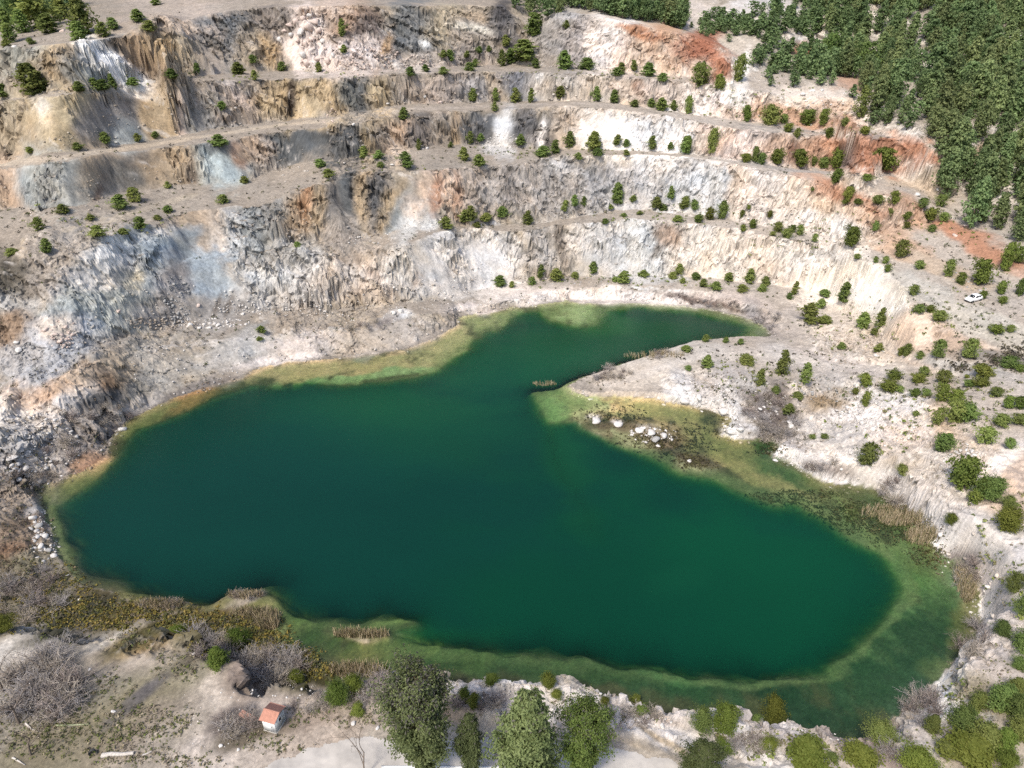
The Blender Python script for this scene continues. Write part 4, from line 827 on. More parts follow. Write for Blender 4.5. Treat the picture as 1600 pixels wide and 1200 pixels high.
def pine(seed, prof, nb, nt, size, base=0.06, crook=0.02, limbs=False, pal=((0.055, 0.095, 0.028), (0.085, 0.13, 0.035)), grey=0.0, spread=0.15, wide=0.42):
    g = np.random.default_rng(seed)
    tr = Acc(); cr = Acc()
    k = np.linspace(0, 1, 7)
    cx = crook * np.cumsum(g.normal(size=7)); cy = crook * np.cumsum(g.normal(size=7)); cx -= cx[0]; cy -= cy[0]
    path = np.stack([cx, cy, k * 0.97 - 0.03], 1)
    v, f = tube(path, 0.020 * (1 - k) ** 0.8 + 0.003); tr.add(v, f, BARK)
    pr = PROFILE[prof]
    ps, ns, cs = [], [], []
    lump = g.uniform(0.55, 1.28, 12)
    for i in range(nb):
        t = base + (1 - base) * ((i + g.uniform(0, 1)) / nb) ** 0.9
        az = i * 2.39996 + g.uniform(-.5, .5)
        R = float(pr(np.array((t - base) / (1 - base)))) * lump[int((az % 6.2832) / 6.2832 * 6) + (6 if t > .5 else 0)] * g.uniform(0.55, 1.15) + 0.02
        root = np.array([np.interp(t, k, cx), np.interp(t, k, cy), t])
        rise = g.uniform(0.05, 0.45) * R + 0.10 * R * t
        tip = root + np.array([math.cos(az) * R, math.sin(az) * R, rise])
        if limbs:
            midp = (root + tip) / 2 + np.array([0, 0, -0.06 * R])
            v, f = tube([root, midp, tip], [0.006 * (1 - t) + 0.002, 0.004, 0.0015], 3); tr.add(v, f, BARK * 1.2)
        u = g.uniform(0.25 if nb > 40 else 0.1, 1.08, nt) ** 0.7
        p = root + (tip - root) * u[:, None] + g.normal(size=(nt, 3)) * (spread * R + 0.010) * np.array([1, 1, 0.7])
        n = (p - root) / (np.linalg.norm(p - root, axis=1, keepdims=True) + 1e-6) * 0.7 + np.array([0, 0, 0.75]) + g.normal(size=(nt, 3)) * 0.45
        n /= np.linalg.norm(n, axis=1, keepdims=True)
        mix = np.clip(g.uniform(0, 1, nt) * 0.55 + 0.45 * g.uniform(0, 1), 0, 1)[:, None]
        c = np.array(pal[0]) * (1 - mix) + np.array(pal[1]) * mix
        if grey: c = np.where(g.uniform(0, 1, nt)[:, None] < grey * smooth(.55, .95, t), np.array([0.20, 0.19, 0.17]), c)
        ps.append(p); ns.append(n); cs.append(c)
    P_, N_, C2 = np.concatenate(ps), np.concatenate(ns), np.concatenate(cs)
    P_[:, 2] = np.maximum(P_[:, 2], 0.015)
    v, f, c = tufts(P_, N_, size, g, C2, wide=wide)
    cr.add(v, f, c, 0)
    return tr, cr
def both(tr, cr):
    a = Acc()
    for src, mi in ((cr, 0), (tr, 1)):
        for v, f, c in zip(src.v, src.f, src.c): a.add(v, f - f.min() if False else f, c, mi) if False else None
    a.v = cr.v + tr.v; off = cr.n
    a.f = cr.f + [f + off for f in tr.f]; a.c = cr.c + tr.c
    a.m = cr.m + [np.ones_like(m_) for m_ in tr.m]; a.n = cr.n + tr.n
    return a
M_leaf = material("pine_needles", attr="Col", rough=0.7, spec=0.15, transl=0.45, objvar=0.28, hue=0.025)
M_bark = material("bark", attr="Col", rough=0.95, spec=0.05, noise=0.25, nscale=9)
M_twig = material("dry_twigs", attr="Col", rough=0.95, spec=0.05, objvar=0.15)
M_straw = material("reed_straw", attr="Col", rough=0.9, spec=0.1)
M_stone = material("loose_stone", attr="Col", rough=0.95, spec=0.1, noise=0.2, nscale=3, bump=0.05)

YP = ((0.150, 0.205, 0.058), (0.295, 0.350, 0.110))
FP = ((0.130, 0.190, 0.082), (0.310, 0.380, 0.170))
EP = ((0.125, 0.180, 0.055), (0.270, 0.330, 0.105))
GP = ((0.120, 0.160, 0.030), (0.210, 0.245, 0.058))
def parts_of(tc, name):
    return (tc[1].mesh("crown", [M_leaf]), tc[0].mesh("trunk", [M_bark]))
young = [parts_of(pine(100 + i, ('young', 'cone', 'young', 'cone')[i % 4], 54, 34, 0.070 if i % 4 != 3 else 0.058, base=0.02, pal=YP), 0) for i in range(8)]
bushm = [parts_of(pine(130 + i, 'round', 60, 34, 0.080, base=0.05, pal=(((0.140, 0.185, 0.042), (0.250, 0.290, 0.075)) if i % 2 else YP)), 0) for i in range(4)]
forestm = [both(*pine(160 + i, (('cone', 'young', 'cone')[i % 3] if i < 6 else ('young', 'round')[i % 2]), 70, 26, 0.055, base=0.08, pal=FP if i < 6 else EP)).mesh("forest_pine", [M_leaf, M_bark]) for i in range(10)]
brightm = [parts_of(pine(190 + i, ('round', 'young')[i % 2], 110, 60, 0.042, base=0.05, pal=GP), 0) for i in range(5)]
midm = [parts_of(pine(210 + i, ('round', 'young')[i % 2], 110, 60, 0.042, base=0.05, pal=((0.115, 0.160, 0.045), (0.225, 0.270, 0.085))), 0) for i in range(4)]

def twig_shrub(seed, stems, spread, col, seglen=0.34, thick=0.010, kids=3):
    g = np.random.default_rng(seed); a = Acc()
    for i in range(stems):
        az = g.uniform(0, 6.283); tilt = g.uniform(0.1, spread)
        d = np.array([math.cos(az) * math.sin(tilt), math.sin(az) * math.sin(tilt), math.cos(tilt)])
        p = np.array([g.normal() * 0.10, g.normal() * 0.10, -0.03]); pts = [p]
        for s_ in range(3):
            d = d + g.normal(size=3) * 0.22; d /= np.linalg.norm(d); p = p + d * seglen * g.uniform(.7, 1.1); pts.append(p)
        c = np.array(col) * g.uniform(0.7, 1.3)
        v, f = tube(pts, np.linspace(thick, thick * .35, 4), 3); a.add(v, f, c)
        for _ in range(kids):
            j = g.integers(1, 4); q = pts[j]; e = d + g.normal(size=3) * 0.8; e /= np.linalg.norm(e)
            v, f = tube([q, q + e * seglen * .5, q + e * seglen * .8 + g.normal(size=3) * .05], [thick * .5, thick * .4, thick * .25], 3); a.add(v, f, c * 1.1)
    return a.mesh("bare_shrub", [M_twig])
TW1, TW2, TW3 = lin((176, 170, 168)) * .75, lin((182, 172, 160)) * .75, lin((158, 146, 140)) * .75
bare = [twig_shrub(300 + i, 46, 1.15, (TW1, TW2, TW3)[i % 3], thick=0.016, kids=4) for i in range(6)]

# ------------------------------------------------------------------ placing trees
def depr(p):
    q = p - np.array([0, 0, CAM_H]); return q, np.linalg.norm(q)
def crown_size(P, hp, wp):
    q, D = depr(P); k = D / FPX; s = -q[2] / D; c = math.sqrt(1 - s * s)
    w = wp * k; h = max(0.62 * w, (hp - 0.75 * wp * s) / c * k)
    return h, w
ORD = "leftmost,second,third,fourth,fifth,sixth,seventh,eighth,ninth,tenth,eleventh,twelfth,thirteenth,fourteenth,fifteenth,sixteenth,seventeenth,eighteenth,nineteenth,twentieth,twenty-first,twenty-second,twenty-third,twenty-fourth,twenty-fifth,twenty-sixth,twenty-seventh,twenty-eighth,twenty-ninth,thirtieth".split(",")
def ordinal(i, n):
    if n == 1: return ""
    if i == 0: return "leftmost"
    if i == n - 1: return "rightmost"
    return ORD[i] + " from left"
def zone(x, y):
    ly = {k: float(liney(k, x)) for k in ('C1', 'T2', 'C2', 'T3', 'C3', 'T4', 'C4', 'T5', 'C5')}
    part = "left" if x < 420 else ("middle" if x < 860 else "right")
    if x > 1300 and y > 380 or (x > 1240 and y > 480) or (y > 520 and x > 900):
        if x < 1260: return "spit", "on the pale spit beside the lake"
        if y < 500 and x > 1400: return "car", "near the white parked car"
        if y < 500: return "pitend", "below the white ridge, right end of pit"
        if y < 575: return "track", "beside the track below the white ridge"
        if x < 1440: return "rb", "on the white rocky ground right of the lake"
        if y < 640: return "rs1", "on the sandy slope below the car"
        if y < 720: return "rs2", "on the brown slope at right edge"
        return "rs3", "above the white bank right of the lake"
    if y > 396 and x > 700: return "low", "on the lowest shelf above the far shore"
    if y > 396: return "lowl", "at the foot of the grey left cliffs"
    if x > 1290 and y > 270: return "rslope", "on the stony slope below the forest"
    for lim, key, name in (('C1', 'b1', 'first'), ('C2', 'b2', 'second'), ('C3', 'b3', 'third'), ('C4', 'b4', 'fourth')):
        nxt = {'C1': 'C2', 'C2': 'C3', 'C3': 'C4', 'C4': 'C5'}[lim]
        if key == 'b1' and x < 500: continue
        top = ly[nxt] if x < 1140 or nxt != 'C5' else 60
        if top + 2 < y <= ly[lim] + 8: return key + part, f"on the {name} ledge up, {part} part"
    if y <= 75: return "top" + part, f"along the top rim, {part} part"
    return "face" + part, f"on the quarry face, {part} part"
Z_LIST = []
def plan(kind, rowsx):
    for r_ in rowsx:
        x, y, h = r_[:3]; w = r_[3] if len(r_) > 3 else 0.8 * h
        Z_LIST.append((kind, float(x), float(y), float(h), float(w)))
plan('young_pine', [
 (14,68,40,24),(36,52,28,24),(77,52,24,26),(62,44,46,50),(128,54,46,36),(122,64,24,24),(163,57,18,18),(176,45,14,16),(216,34,16,17),(235,49,14,17),(9,74,8,16),(50,69,8,12),(245,8,12,14),(100,30,24,22),(30,20,26,26),(52,16,24,24),
 (8,152,17,22),(55,148,40,36),(124,143,14,16),(152,142,17,20),(163,141,15,18),(180,139,20,14),(208,134,11,18),(269,123,14,16),(308,116,15,12),(373,117,18,18),(397,125,14,13),(395,99,12,12),(440,112,14,16),(498,113,14,12),(534,57,24,15),(537,83,12,12),
 (346,172,13,14),(48,240,10,13),(122,234,11,16),(165,225,17,15),(215,221,12,12),(242,216,10,11),(343,230,19,26),(500,262,15,20),(512,278,14,22),
 (190,327,23,22),(213,317,23,22),(103,334,15,20),(263,295,11,10),(263,331,11,15),(61,361,20,18),(155,370,18,26),(221,358,20,17),(195,367,11,16),(248,344,9,12),(142,344,9,12),(350,318,15,16),(383,287,12,15),(72,396,22,16),(18,400,12,16),(466,387,10,12),(409,521,15,15),(405,533,8,10),
 (631,188,20,16),(567,248,20,15),(591,249,15,18),(594,262,10,12),(636,263,28,26),(655,235,18,10),(704,231,10,9),(735,225,20,15),(751,221,13,11),(813,228,19,15),(725,251,22,16),(749,260,20,19),(867,240,22,16),(889,231,26,20),(928,235,30,22),(962,228,18,17),(978,230,13,11),(1019,234,22,14),(1048,234,12,10),(1070,240,26,18),(847,247,13,28),(904,250,13,14),(935,245,10,20),(980,243,10,14),
 (739,159,20,15),(775,158,20,11),(772,174,15,12),(805,161,23,16),(828,161,22,14),(874,154,19,16),(931,158,22,16),(960,161,20,15),(992,168,12,16),(1017,168,14,12),(1033,173,20,17),(1053,173,16,14),
 (704,96,17,14),(692,90,11,13),(728,90,10,12),(750,83,10,12),(763,81,9,9),(641,119,14,16),(665,112,11,12),(693,116,11,18),(735,111,13,17),(742,105,12,13),(786,104,24,16),(800,99,22,20),(824,96,32,40),(839,107,15,14),(790,72,16,14),(835,56,32,30),(882,109,28,22),(915,109,18,24),(962,119,13,20),(971,116,17,14),(990,111,16,12),(1013,119,20,20),(1036,128,13,18),(886,45,12,11),
 (697,359,24,23),(724,349,24,20),(736,346,27,20),(758,347,17,20),(784,341,20,19),(825,352,25,16),(747,357,9,16),(882,331,19,14),(898,323,20,12),(914,323,17,12),(965,320,36,20),(953,327,9,12),(988,316,12,12),(1025,326,20,18),(1036,330,12,14),(1050,312,22,14),(1067,327,17,14),(999,336,8,10),(975,339,7,10),(1058,347,10,16),(946,351,10,14),
 (782,449,22,19),(799,451,13,12),(832,446,16,12),(843,437,26,15),(869,440,24,20),(926,429,22,16),(898,434,11,14),(974,444,24,22),(960,441,11,14),(1006,434,12,18),(1060,430,20,14),(1051,437,14,13),(1067,444,11,11),(1089,438,14,16),(1099,449,16,14),(1120,455,12,22),(1138,440,16,15),(1171,444,26,17),(1158,457,15,20),(1190,457,14,14),(1197,447,17,14),(1239,462,24,14),(1232,468,12,12),(1290,464,14,18),(1318,474,34,20),
 (1265,507,38,32),(1280,482,18,16),(1288,507,16,22),(1346,514,28,20),(1373,514,34,14),(1366,524,12,12),(1317,547,13,15),(1369,552,18,16),(1352,500,10,10),
 (1074,551,13,18),(1101,536,15,14),(1132,537,12,12),(1156,540,12,12),(1105,577,24,19),(1168,573,20,26),(1187,605,32,15),(1220,588,44,20),(1256,600,36,18),(1246,624,14,16),(1228,650,24,20),(1213,616,15,14),(1076,581,12,12),
])
plan('pine_bush', [
 (1350,606,24,22),(1397,596,18,24),(1388,616,17,30),(1405,614,12,14),(1350,638,26,15),(1336,618,12,12),(1432,601,19,22),(1442,590,18,17),(1472,601,24,26),(1428,622,16,18),(1446,620,13,15),(1470,629,30,24),(1492,633,24,24),(1488,664,38,32),(1510,662,30,36),(1463,666,28,18),(1534,591,22,30),(1512,606,14,18),(1531,607,18,24),(1510,592,7,8),(1555,621,17,20),(1576,640,20,18),(1592,640,20,20),(1563,668,22,28),(1592,666,20,28),(1540,697,30,30),(1576,702,18,17),(1470,711,36,32),(1353,732,40,32),(1409,744,19,18),(1429,652,11,11),(1287,687,11,14),(1270,687,9,12),(1576,578,15,28),(1592,582,12,14),
 (1498,766,54,46),(1530,778,32,26),(1520,790,24,22),(1414,559,22,14),(1406,558,16,12),(1463,561,30,22),(1511,562,32,25),(1437,562,13,14),(1434,491,14,22),(1452,489,12,16),(1465,504,20,26),(1555,523,16,22),(1577,520,12,14),(1427,463,18,17),(1534,468,13,14),(1562,461,20,16),(1565,475,12,14),(1592,464,28,18),
 (1480,434,26,18),(1500,445,18,15),(1531,447,38,32),(1567,425,40,22),(1590,412,24,20),(1386,426,12,12),(1405,404,28,25),(1436,422,14,18),(1383,413,12,12),(1368,411,10,10),(1338,406,10,12),
 (1330,387,32,28),(1272,379,14,12),(1249,369,17,14),(1215,364,17,20),(1237,364,13,14),(1228,374,17,20),(1207,369,8,12),(1175,358,15,16),(1161,363,12,12),(1158,342,14,10),(1129,343,28,20),(1109,345,20,18),(1090,349,14,18),(1085,329,17,16),(1070,326,19,17),(1170,328,8,8),(1202,341,12,10),(1366,362,14,12),(1324,313,20,18),(1320,319,8,12),(1340,320,8,14),(1370,320,15,20),(1397,320,20,16),(1416,344,13,14),(1452,346,19,20),(1475,347,14,16),(1441,326,15,18),(1470,324,18,18),(1390,339,12,10),(1456,363,11,15),(1417,357,10,12),(1305,287,22,18),(1355,284,9,18),
 (1072,240,26,18),(1111,242,38,20),(1179,255,24,14),(1165,254,14,18),(1190,258,18,16),(1213,259,24,22),(1249,262,27,28),(1271,260,14,12),(1286,264,17,20),(1306,265,28,20),(1378,268,34,40),
 (1075,179,26,16),(1166,191,24,16),(1205,196,28,36),(1224,194,14,16),(1259,196,22,26),(1284,198,24,17),(1230,207,13,18),(1244,217,15,14),(1294,216,15,16),(1319,199,13,14),(1350,211,12,18),
 (1094,135,32,32),(1123,141,22,16),(1153,128,36,24),(1128,139,13,12),(1270,300,8,9),
])
plan('bright_pine', [(1128,1153,54,47),(1207,1137,48,38),(1258,1206,58,56),(1345,1204,42,46),(1515,1204,48,60),(1430,1215,40,56),(1566,1180,40,30),(1572,1206,30,28),(1484,822,20,18),(1571,834,40,40)])
plan('rounded_pine', [(1094,1150,44,38),(1181,1132,16,16),(1375,1166,26,50),(1456,1148,30,22),(1500,1152,48,46),(1540,1180,44,44),(1590,1130,40,36),(1560,1110,40,36),(1525,1112,30,24),(1588,1090,30,26),(1580,930,36,28),(1594,965,34,30),(1563,996,26,24),(1597,1022,36,34),(1545,784,40,40),(1574,800,24,24),(1592,1160,36,30),(1300,1192,16,20),(1590,1050,24,22),(1478,1185,26,30)])
plan('green_shrub', [(375,1014,34,34),(345,1046,36,30),(463,1072,26,24),(528,1098,44,40),(556,1092,38,30),(278,996,20,24),(6,984,30,36),(602,1060,20,20),(856,1080,28,26),(767,1072,20,22),(740,1108,24,18),(726,1098,22,22),(945,1106,18,20),(995,1108,20,22),(870,1094,12,22),(560,1120,20,22),(1000,1118,16,20),(1130,1180,18,28),(1200,1178,22,30)])
Z_LIST.sort(key=lambda t: (t[0], t[1]))
bx = np.array([t[1] for t in Z_LIST]); by = np.array([t[2] for t in Z_LIST]); bh_ = np.array([t[3] for t in Z_LIST]); bw_ = np.array([t[4] for t in Z_LIST])
pre = ground(bx, by)
sn_ = (CAM_H - pre[:, 2]) / np.linalg.norm(pre - [0, 0, CAM_H], axis=1)
BASE = ground(bx, by - bw_ * 0.36 * sn_)
bad = np.abs(BASE[:, 1] - pre[:, 1]) > 6; BASE[bad] = pre[bad]
POOL = dict(young_pine=young, pine_bush=bushm, bright_pine=brightm, rounded_pine=midm, green_shrub=brightm)
CAT = dict(young_pine="pine", pine_bush="pine bush", bright_pine="bright pine", rounded_pine="rounded pine", green_shrub="shrub")
NOUN = dict(young_pine="young pine", pine_bush="bushy pine", bright_pine="yellow-green pine", rounded_pine="round green pine", green_shrub="bright green shrub")
zones = {}
for i, (kind, x, y, h, w) in enumerate(Z_LIST):
    if kind in ('bright_pine', 'rounded_pine'):
        key, ph = ("nr", "on the near right bank") if y > 1040 else ("er", "on the white bank at right edge")
    elif kind == 'green_shrub':
        key, ph = ("gl", "by the muddy gully, left of the road") if x < 640 else ("gr", "on the near rim behind the road")
    else: key, ph = zone(x, y)
    zones.setdefault((kind, key, ph), []).append(i)
g_ = np.random.default_rng(55)
for (kind, key, ph), ids in zones.items():
    for j, i in enumerate(ids):
        _, x, y, hp, wp = Z_LIST[i]; P = BASE[i]
        h, w = crown_size(P, hp * .94, wp * (.86 if kind == 'young_pine' else .78))
        mesh = POOL[kind][int(g_.integers(len(POOL[kind])))]
        if kind == 'young_pine' and wp < 0.72 * hp: mesh = young[3 if g_.uniform() < .5 else 7]
        co = np.empty(len(mesh[0].vertices) * 3, np.float32); mesh[0].vertices.foreach_get("co", co); co = co.reshape(-1, 3)
        r95 = 2 * np.percentile(np.hypot(co[:, 0], co[:, 1]), 93)
        o = link(kind, None, None, (P[0], P[1], float(hgt(P[0], P[1])) - 0.04 * h), g_.uniform(0, 6.28), (w / r95, w / r95, h))
        link("crown", mesh[0], o); link("trunk", mesh[1], o)
        size = "low" if h < 1.4 else ("small" if h < 2.6 else ("mid-sized" if h < 4.5 else "tall"))
        od = ordinal(j, len(ids))
        tag(o, f"{size} {NOUN[kind]} {ph}" + (f", {od}" if od else ""), CAT[kind], f"{NOUN[kind]}s {ph}")

# forest on the upper right
FOREST = np.array([(1068,36),(1100,60),(1148,70),(1160,105),(1200,135),(1250,146),(1305,160),(1345,190),(1390,212),(1430,214),(1466,236),(1405,268),(1395,282),(1450,296),(1492,322),(1512,372),(1560,388),(1640,384),(1980,430),(1980,-90),(1255,-60),(1236,16),(1150,28),(1110,24)], float)
NOTCH = np.array([(790,-40),(800,14),(830,28),(868,28),(884,12),(930,20),(990,34),(1030,36),(1070,50),(1070,-40)], float)
TOPL = np.array([(-20,-30),(-20,30),(60,40),(112,14),(120,-30)], float)
fx = []
for yy in np.arange(150, 405, 4.5):
    for xx in np.arange(-190, 335, 4.5):
        fx.append((xx + g_.uniform(-2.3, 2.3), yy + g_.uniform(-2.3, 2.3)))
for yy in np.arange(255, 400, 3.6):                      # younger growth spreading left over the top of the pit
    for xx in np.arange(20, 190, 3.6): fx.append((xx + g_.uniform(-1.6, 1.6), yy + g_.uniform(-1.6, 1.6)))
n_main = len(fx) - len(np.arange(255, 400, 3.6)) * len(np.arange(20, 190, 3.6))
fx = np.array(fx); fzv = hgt(fx[:, 0], fx[:, 1]); fp = np.column_stack([fx, fzv])
fpx, fpy = project(fp)
vis = np.zeros(len(fp), int)
wob = 11 * fbm(fx[:, 0] / 18, fx[:, 1] / 18, 411, 3)
vis[inside(FOREST, fpx + wob, fpy + .6 * wob) & inside(FOREST, fpx - .5 * wob, fpy)] = 1; vis[inside(NOTCH, fpx, fpy) & (fp[:, 1] > 268)] = 2; vis[inside(TOPL, fpx, fpy) & (fp[:, 1] > 250)] = 3
clear = np.zeros(len(fp), bool)
for cx_, cy_, rx_, ry_ in [(1500,148,26,16),(1575,66,26,10),(1594,128,14,10),(1262,78,26,10),(1170,70,22,12),(1265,146,50,9),(1165,100,10,20),(1320,130,18,8),(1010,10,12,14),(1330,172,30,10),(1445,236,16,6),(1540,240,12,20),(1205,10,34,10),(1505,200,14,8)]:
    clear |= ((fpx - cx_) / rx_) ** 2 + ((fpy - cy_) / ry_) ** 2 < 1
dens = 0.52 + 0.48 * smooth(-0.4, 0.1, fbm(fx[:, 0] / 14, fx[:, 1] / 14, 401, 3))
dens = np.where((vis == 1) & (fpx < 1340) & (fpy > 60), dens * .8, dens)
sel = ((np.arange(len(fp)) < n_main) | (fpx < 1350)) & (vis > 0) & ~clear & (g_.uniform(0, 1, len(fp)) < dens)
fp, fpx, fpy, vis = fp[sel], fpx[sel], fpy[sel], vis[sel]
edge = smooth(1180, 1440, fpx - (fpy - 150) * 0.35)
fh = np.where(vis == 1, 3.6 + 6.4 * edge, 7.5) * g_.uniform(0.5, 1.4, len(fp))
dcam = np.linalg.norm(fp - [0, 0, CAM_H], axis=1)
inpic = (fpx > -10) & (fpx < 1612) & (fpy > -18)
rank = np.argsort(np.where(inpic, dcam / fh, 9e9))
solo = set(rank[:min(300, int(inpic.sum()))].tolist())
AC = Acc(); lowv = []
for q in range(3):
    t_, c_ = pine(500 + q, ('cone', 'young', 'open')[q], 34, 7, 0.115, base=0.12, pal=FP); b_ = both(t_, c_)
    lowv.append((np.concatenate(b_.v), np.concatenate(b_.f), np.concatenate(b_.c)))
ngrp = {1: ("dense green pine in the forest on the upper right slope", "pines of the upper right forest"), 2: ("dark pine in the wood behind the top rim notch", "pines behind the top rim"), 3: ("dark pine in the clump above the top left corner", "pines above the top left corner")}
for i in range(len(fp)):
    wsc = g_.uniform(0.66, 0.98) * (1.75 if fh[i] < 5.5 else 1.05)
    if i in solo:
        o = link("forest_pine", forestm[int(g_.integers(6)) if (vis[i] == 1 and edge[i] > g_.uniform(.3, .8)) or vis[i] == 2 else 6 + int(g_.integers(4))], None, fp[i] - [0, 0, 0.15], g_.uniform(0, 6.28), (fh[i] * wsc, fh[i] * wsc, fh[i]))
        lab, grp = ngrp[int(vis[i])]
        if vis[i] == 1:
            if fpx[i] < 1250: lab, grp = "lighter small pine thinning out above and right of the red cliff", "pines right of the red cliff"
            elif fpy[i] > 330: lab, grp = "tall pine at the lowest tip of the right-hand forest", "pines at the lower tip of the forest"
            elif fpx[i] < 1420 and fpy[i] > 110: lab, grp = "pine on the forest's ragged left edge above the orange slope", "pines on the forest's left edge"
            elif fpy[i] < 110: lab, grp = "pine in the farthest visible rows of the right-hand forest", "pines in the far forest rows"
            elif fpy[i] > 220: lab, grp = "tall dense pine in the near half of the right-hand forest", "pines in the near forest half"

        tag(o, lab, "forest pine", grp)
    else:
        v, f, c = lowv[i % 3]; a = g_.uniform(0, 6.28); R = np.array([[math.cos(a), -math.sin(a), 0], [math.sin(a), math.cos(a), 0], [0, 0, 1]])
        AC.add(v @ R.T * np.array([wsc, wsc, 1]) * fh[i] + fp[i] - [0, 0, 0.15], f, c * g_.uniform(0.8, 1.2))
if AC.n: tag(link("distant_forest", AC.mesh("distant_forest", [M_leaf])), "farther pines of the upper right forest", "forest", None, 'stuff')
print("forest", len(fp), "solo", len(solo), "young", len(Z_LIST))

# ------------------------------------------------------------------ tall trees by the road
def height_to(P, ytop):
    h = 5.0
    for _ in range(12):
        y0 = project(np.array([P[0], P[1], P[2] + h]))[1]; y1 = project(np.array([P[0], P[1], P[2] + h + .1]))[1]
        h -= (y0 - ytop) / ((y1 - y0) / .1)
    return h
def gp(px, py):
    p = ground([px], [py])[0]; p[2] = float(hgt(p[0], p[1])); return p
ROADSIDE = [
 (664,1214,1034,112,'open',0.16,((0.140,0.190,0.080),(0.300,0.360,0.165)),0.35,96,270,0.0225,"tall dark two-stemmed pine in front of the pale road, largest tree"),
 (738,1216,1114,44,'cone',0.22,((0.075,0.105,0.045),(0.150,0.190,0.085)),0.1,110,170,0.026,"slim dark pine between two larger pines by the road"),
 (828,1258,1078,104,'cone',0.05,((0.150,0.205,0.080),(0.310,0.370,0.165)),0.05,96,270,0.0220,"broad cone-shaped pine at bottom centre, cut by the frame"),
 (908,1226,1092,86,'open',0.22,((0.140,0.205,0.052),(0.285,0.350,0.105)),0.12,66,240,0.0240,"open bright green pine with pale trunk showing, beside the road"),
 (1094,1222,1166,64,'young',0.05,((0.075,0.110,0.042),(0.155,0.195,0.080)),0.05,100,180,0.028,"dark green pointed pine at bottom edge, right of the road"),
]
for i, (px, py, yt, wp, prof, base, pal, grey, nb, nt, sz, lab) in enumerate(ROADSIDE):
    P = gp(px, py); h = height_to(P, yt) * (.88 if i in (0, 3) else .95)
    D = np.linalg.norm(P + np.array([0, 0, h / 2]) - [0, 0, CAM_H]); w = wp * D / FPX
    tr, cr = pine(700 + i, prof, nb, nt, sz, base=base, crook=0.008, limbs=True, pal=pal, grey=grey, spread=0.095, wide=0.25)
    co = np.concatenate(cr.v); r95 = 2 * np.percentile(np.hypot(co[:, 0], co[:, 1]), 95); sc = .84 * w / r95
    o = link("roadside_pine", None, None, P - [0, 0, .1], 0.7 * i)
    if i == 0:                                                # its second stem
        v, f = tube([[0.03, 0.01, -0.03], [0.05, 0.02, .2], [0.04, 0.01, .5]], [0.017, .014, .006]); tr.add(v, f, BARK)
    sv = np.array([sc, sc, h])
    for acc, nm, mt in ((tr, "trunk", M_bark), (cr, "crown", M_leaf)):
        acc.v = [v * sv for v in acc.v]; link(nm, acc.mesh(nm, [mt]), o)
    tag(o, lab, "pine tree", "tall pines along the road")

def branch_tree(seed, h, spread, thick, depth=4):
    g = np.random.default_rng(seed); A0, A1 = Acc(), Acc()
    def grow(p, d, L, r, lv):
        pts = [p]; 
        for _ in range(4):
            d = d + g.normal(size=3) * 0.10; d /= np.linalg.norm(d); p = p + d * L / 4; pts.append(p)
        v, f = tube(pts, np.linspace(r, r * .6, 5), 5 if lv == 0 else 3); (A0 if lv == 0 else A1).add(v, f, lin((138, 126, 116)) * .7)
        if lv < depth:
            for k in range(3 if lv < 2 else 2):
                q = pts[g.integers(2, 5)]
                e = d + g.normal(size=3) * spread; e[2] = abs(e[2]) * .8 + .15; e /= np.linalg.norm(e)
                grow(q, e, L * g.uniform(.55, .8), r * .5, lv + 1)
    grow(np.array([0, 0, -.1]), np.array([0., 0, 1]), h * .42, thick, 0)
    return A0, A1
def bare_tree(px, py, h, seed, lab, spread=.55, rot=0, thick=.10):
    P = gp(px, py); a, b = branch_tree(seed, h, spread, thick)
    o = link("bare_tree", None, None, P, rot); link("trunk", a.mesh("trunk", [M_twig]), o); link("branches", b.mesh("branches", [M_twig]), o)
    tag(o, lab, "bare tree")
P = gp(572, 1212); bare_tree(572, 1212, height_to(P, 1118), 901, "leafless young tree standing on the road's left edge", .42, .3)
bare_tree(30, 1130, 8.0, 902, "large grey leafless tree in the thicket at bottom left", .75, 1.0, .16)
bare_tree(70, 1060, 6.0, 903, "grey leafless tree nearest the rim in the thicket", .8, 2.0, .12)
bare_tree(5, 1080, 7.0, 904, "grey leafless tree at the left edge of the thicket", .8, 3.0, .12)
bare_tree(48, 1180, 6.5, 905, "pale leafless tree at the bottom of the thicket", .8, 4.0, .12)
bare_tree(262, 1196, 4.0, 906, "small leafless tree at bottom edge beside the pale log", .6, 5.0, .06)
bare_tree(325, 985, 3.4, 907, "pale dead tree standing at the weedy lake margin", .5, .5, .06)

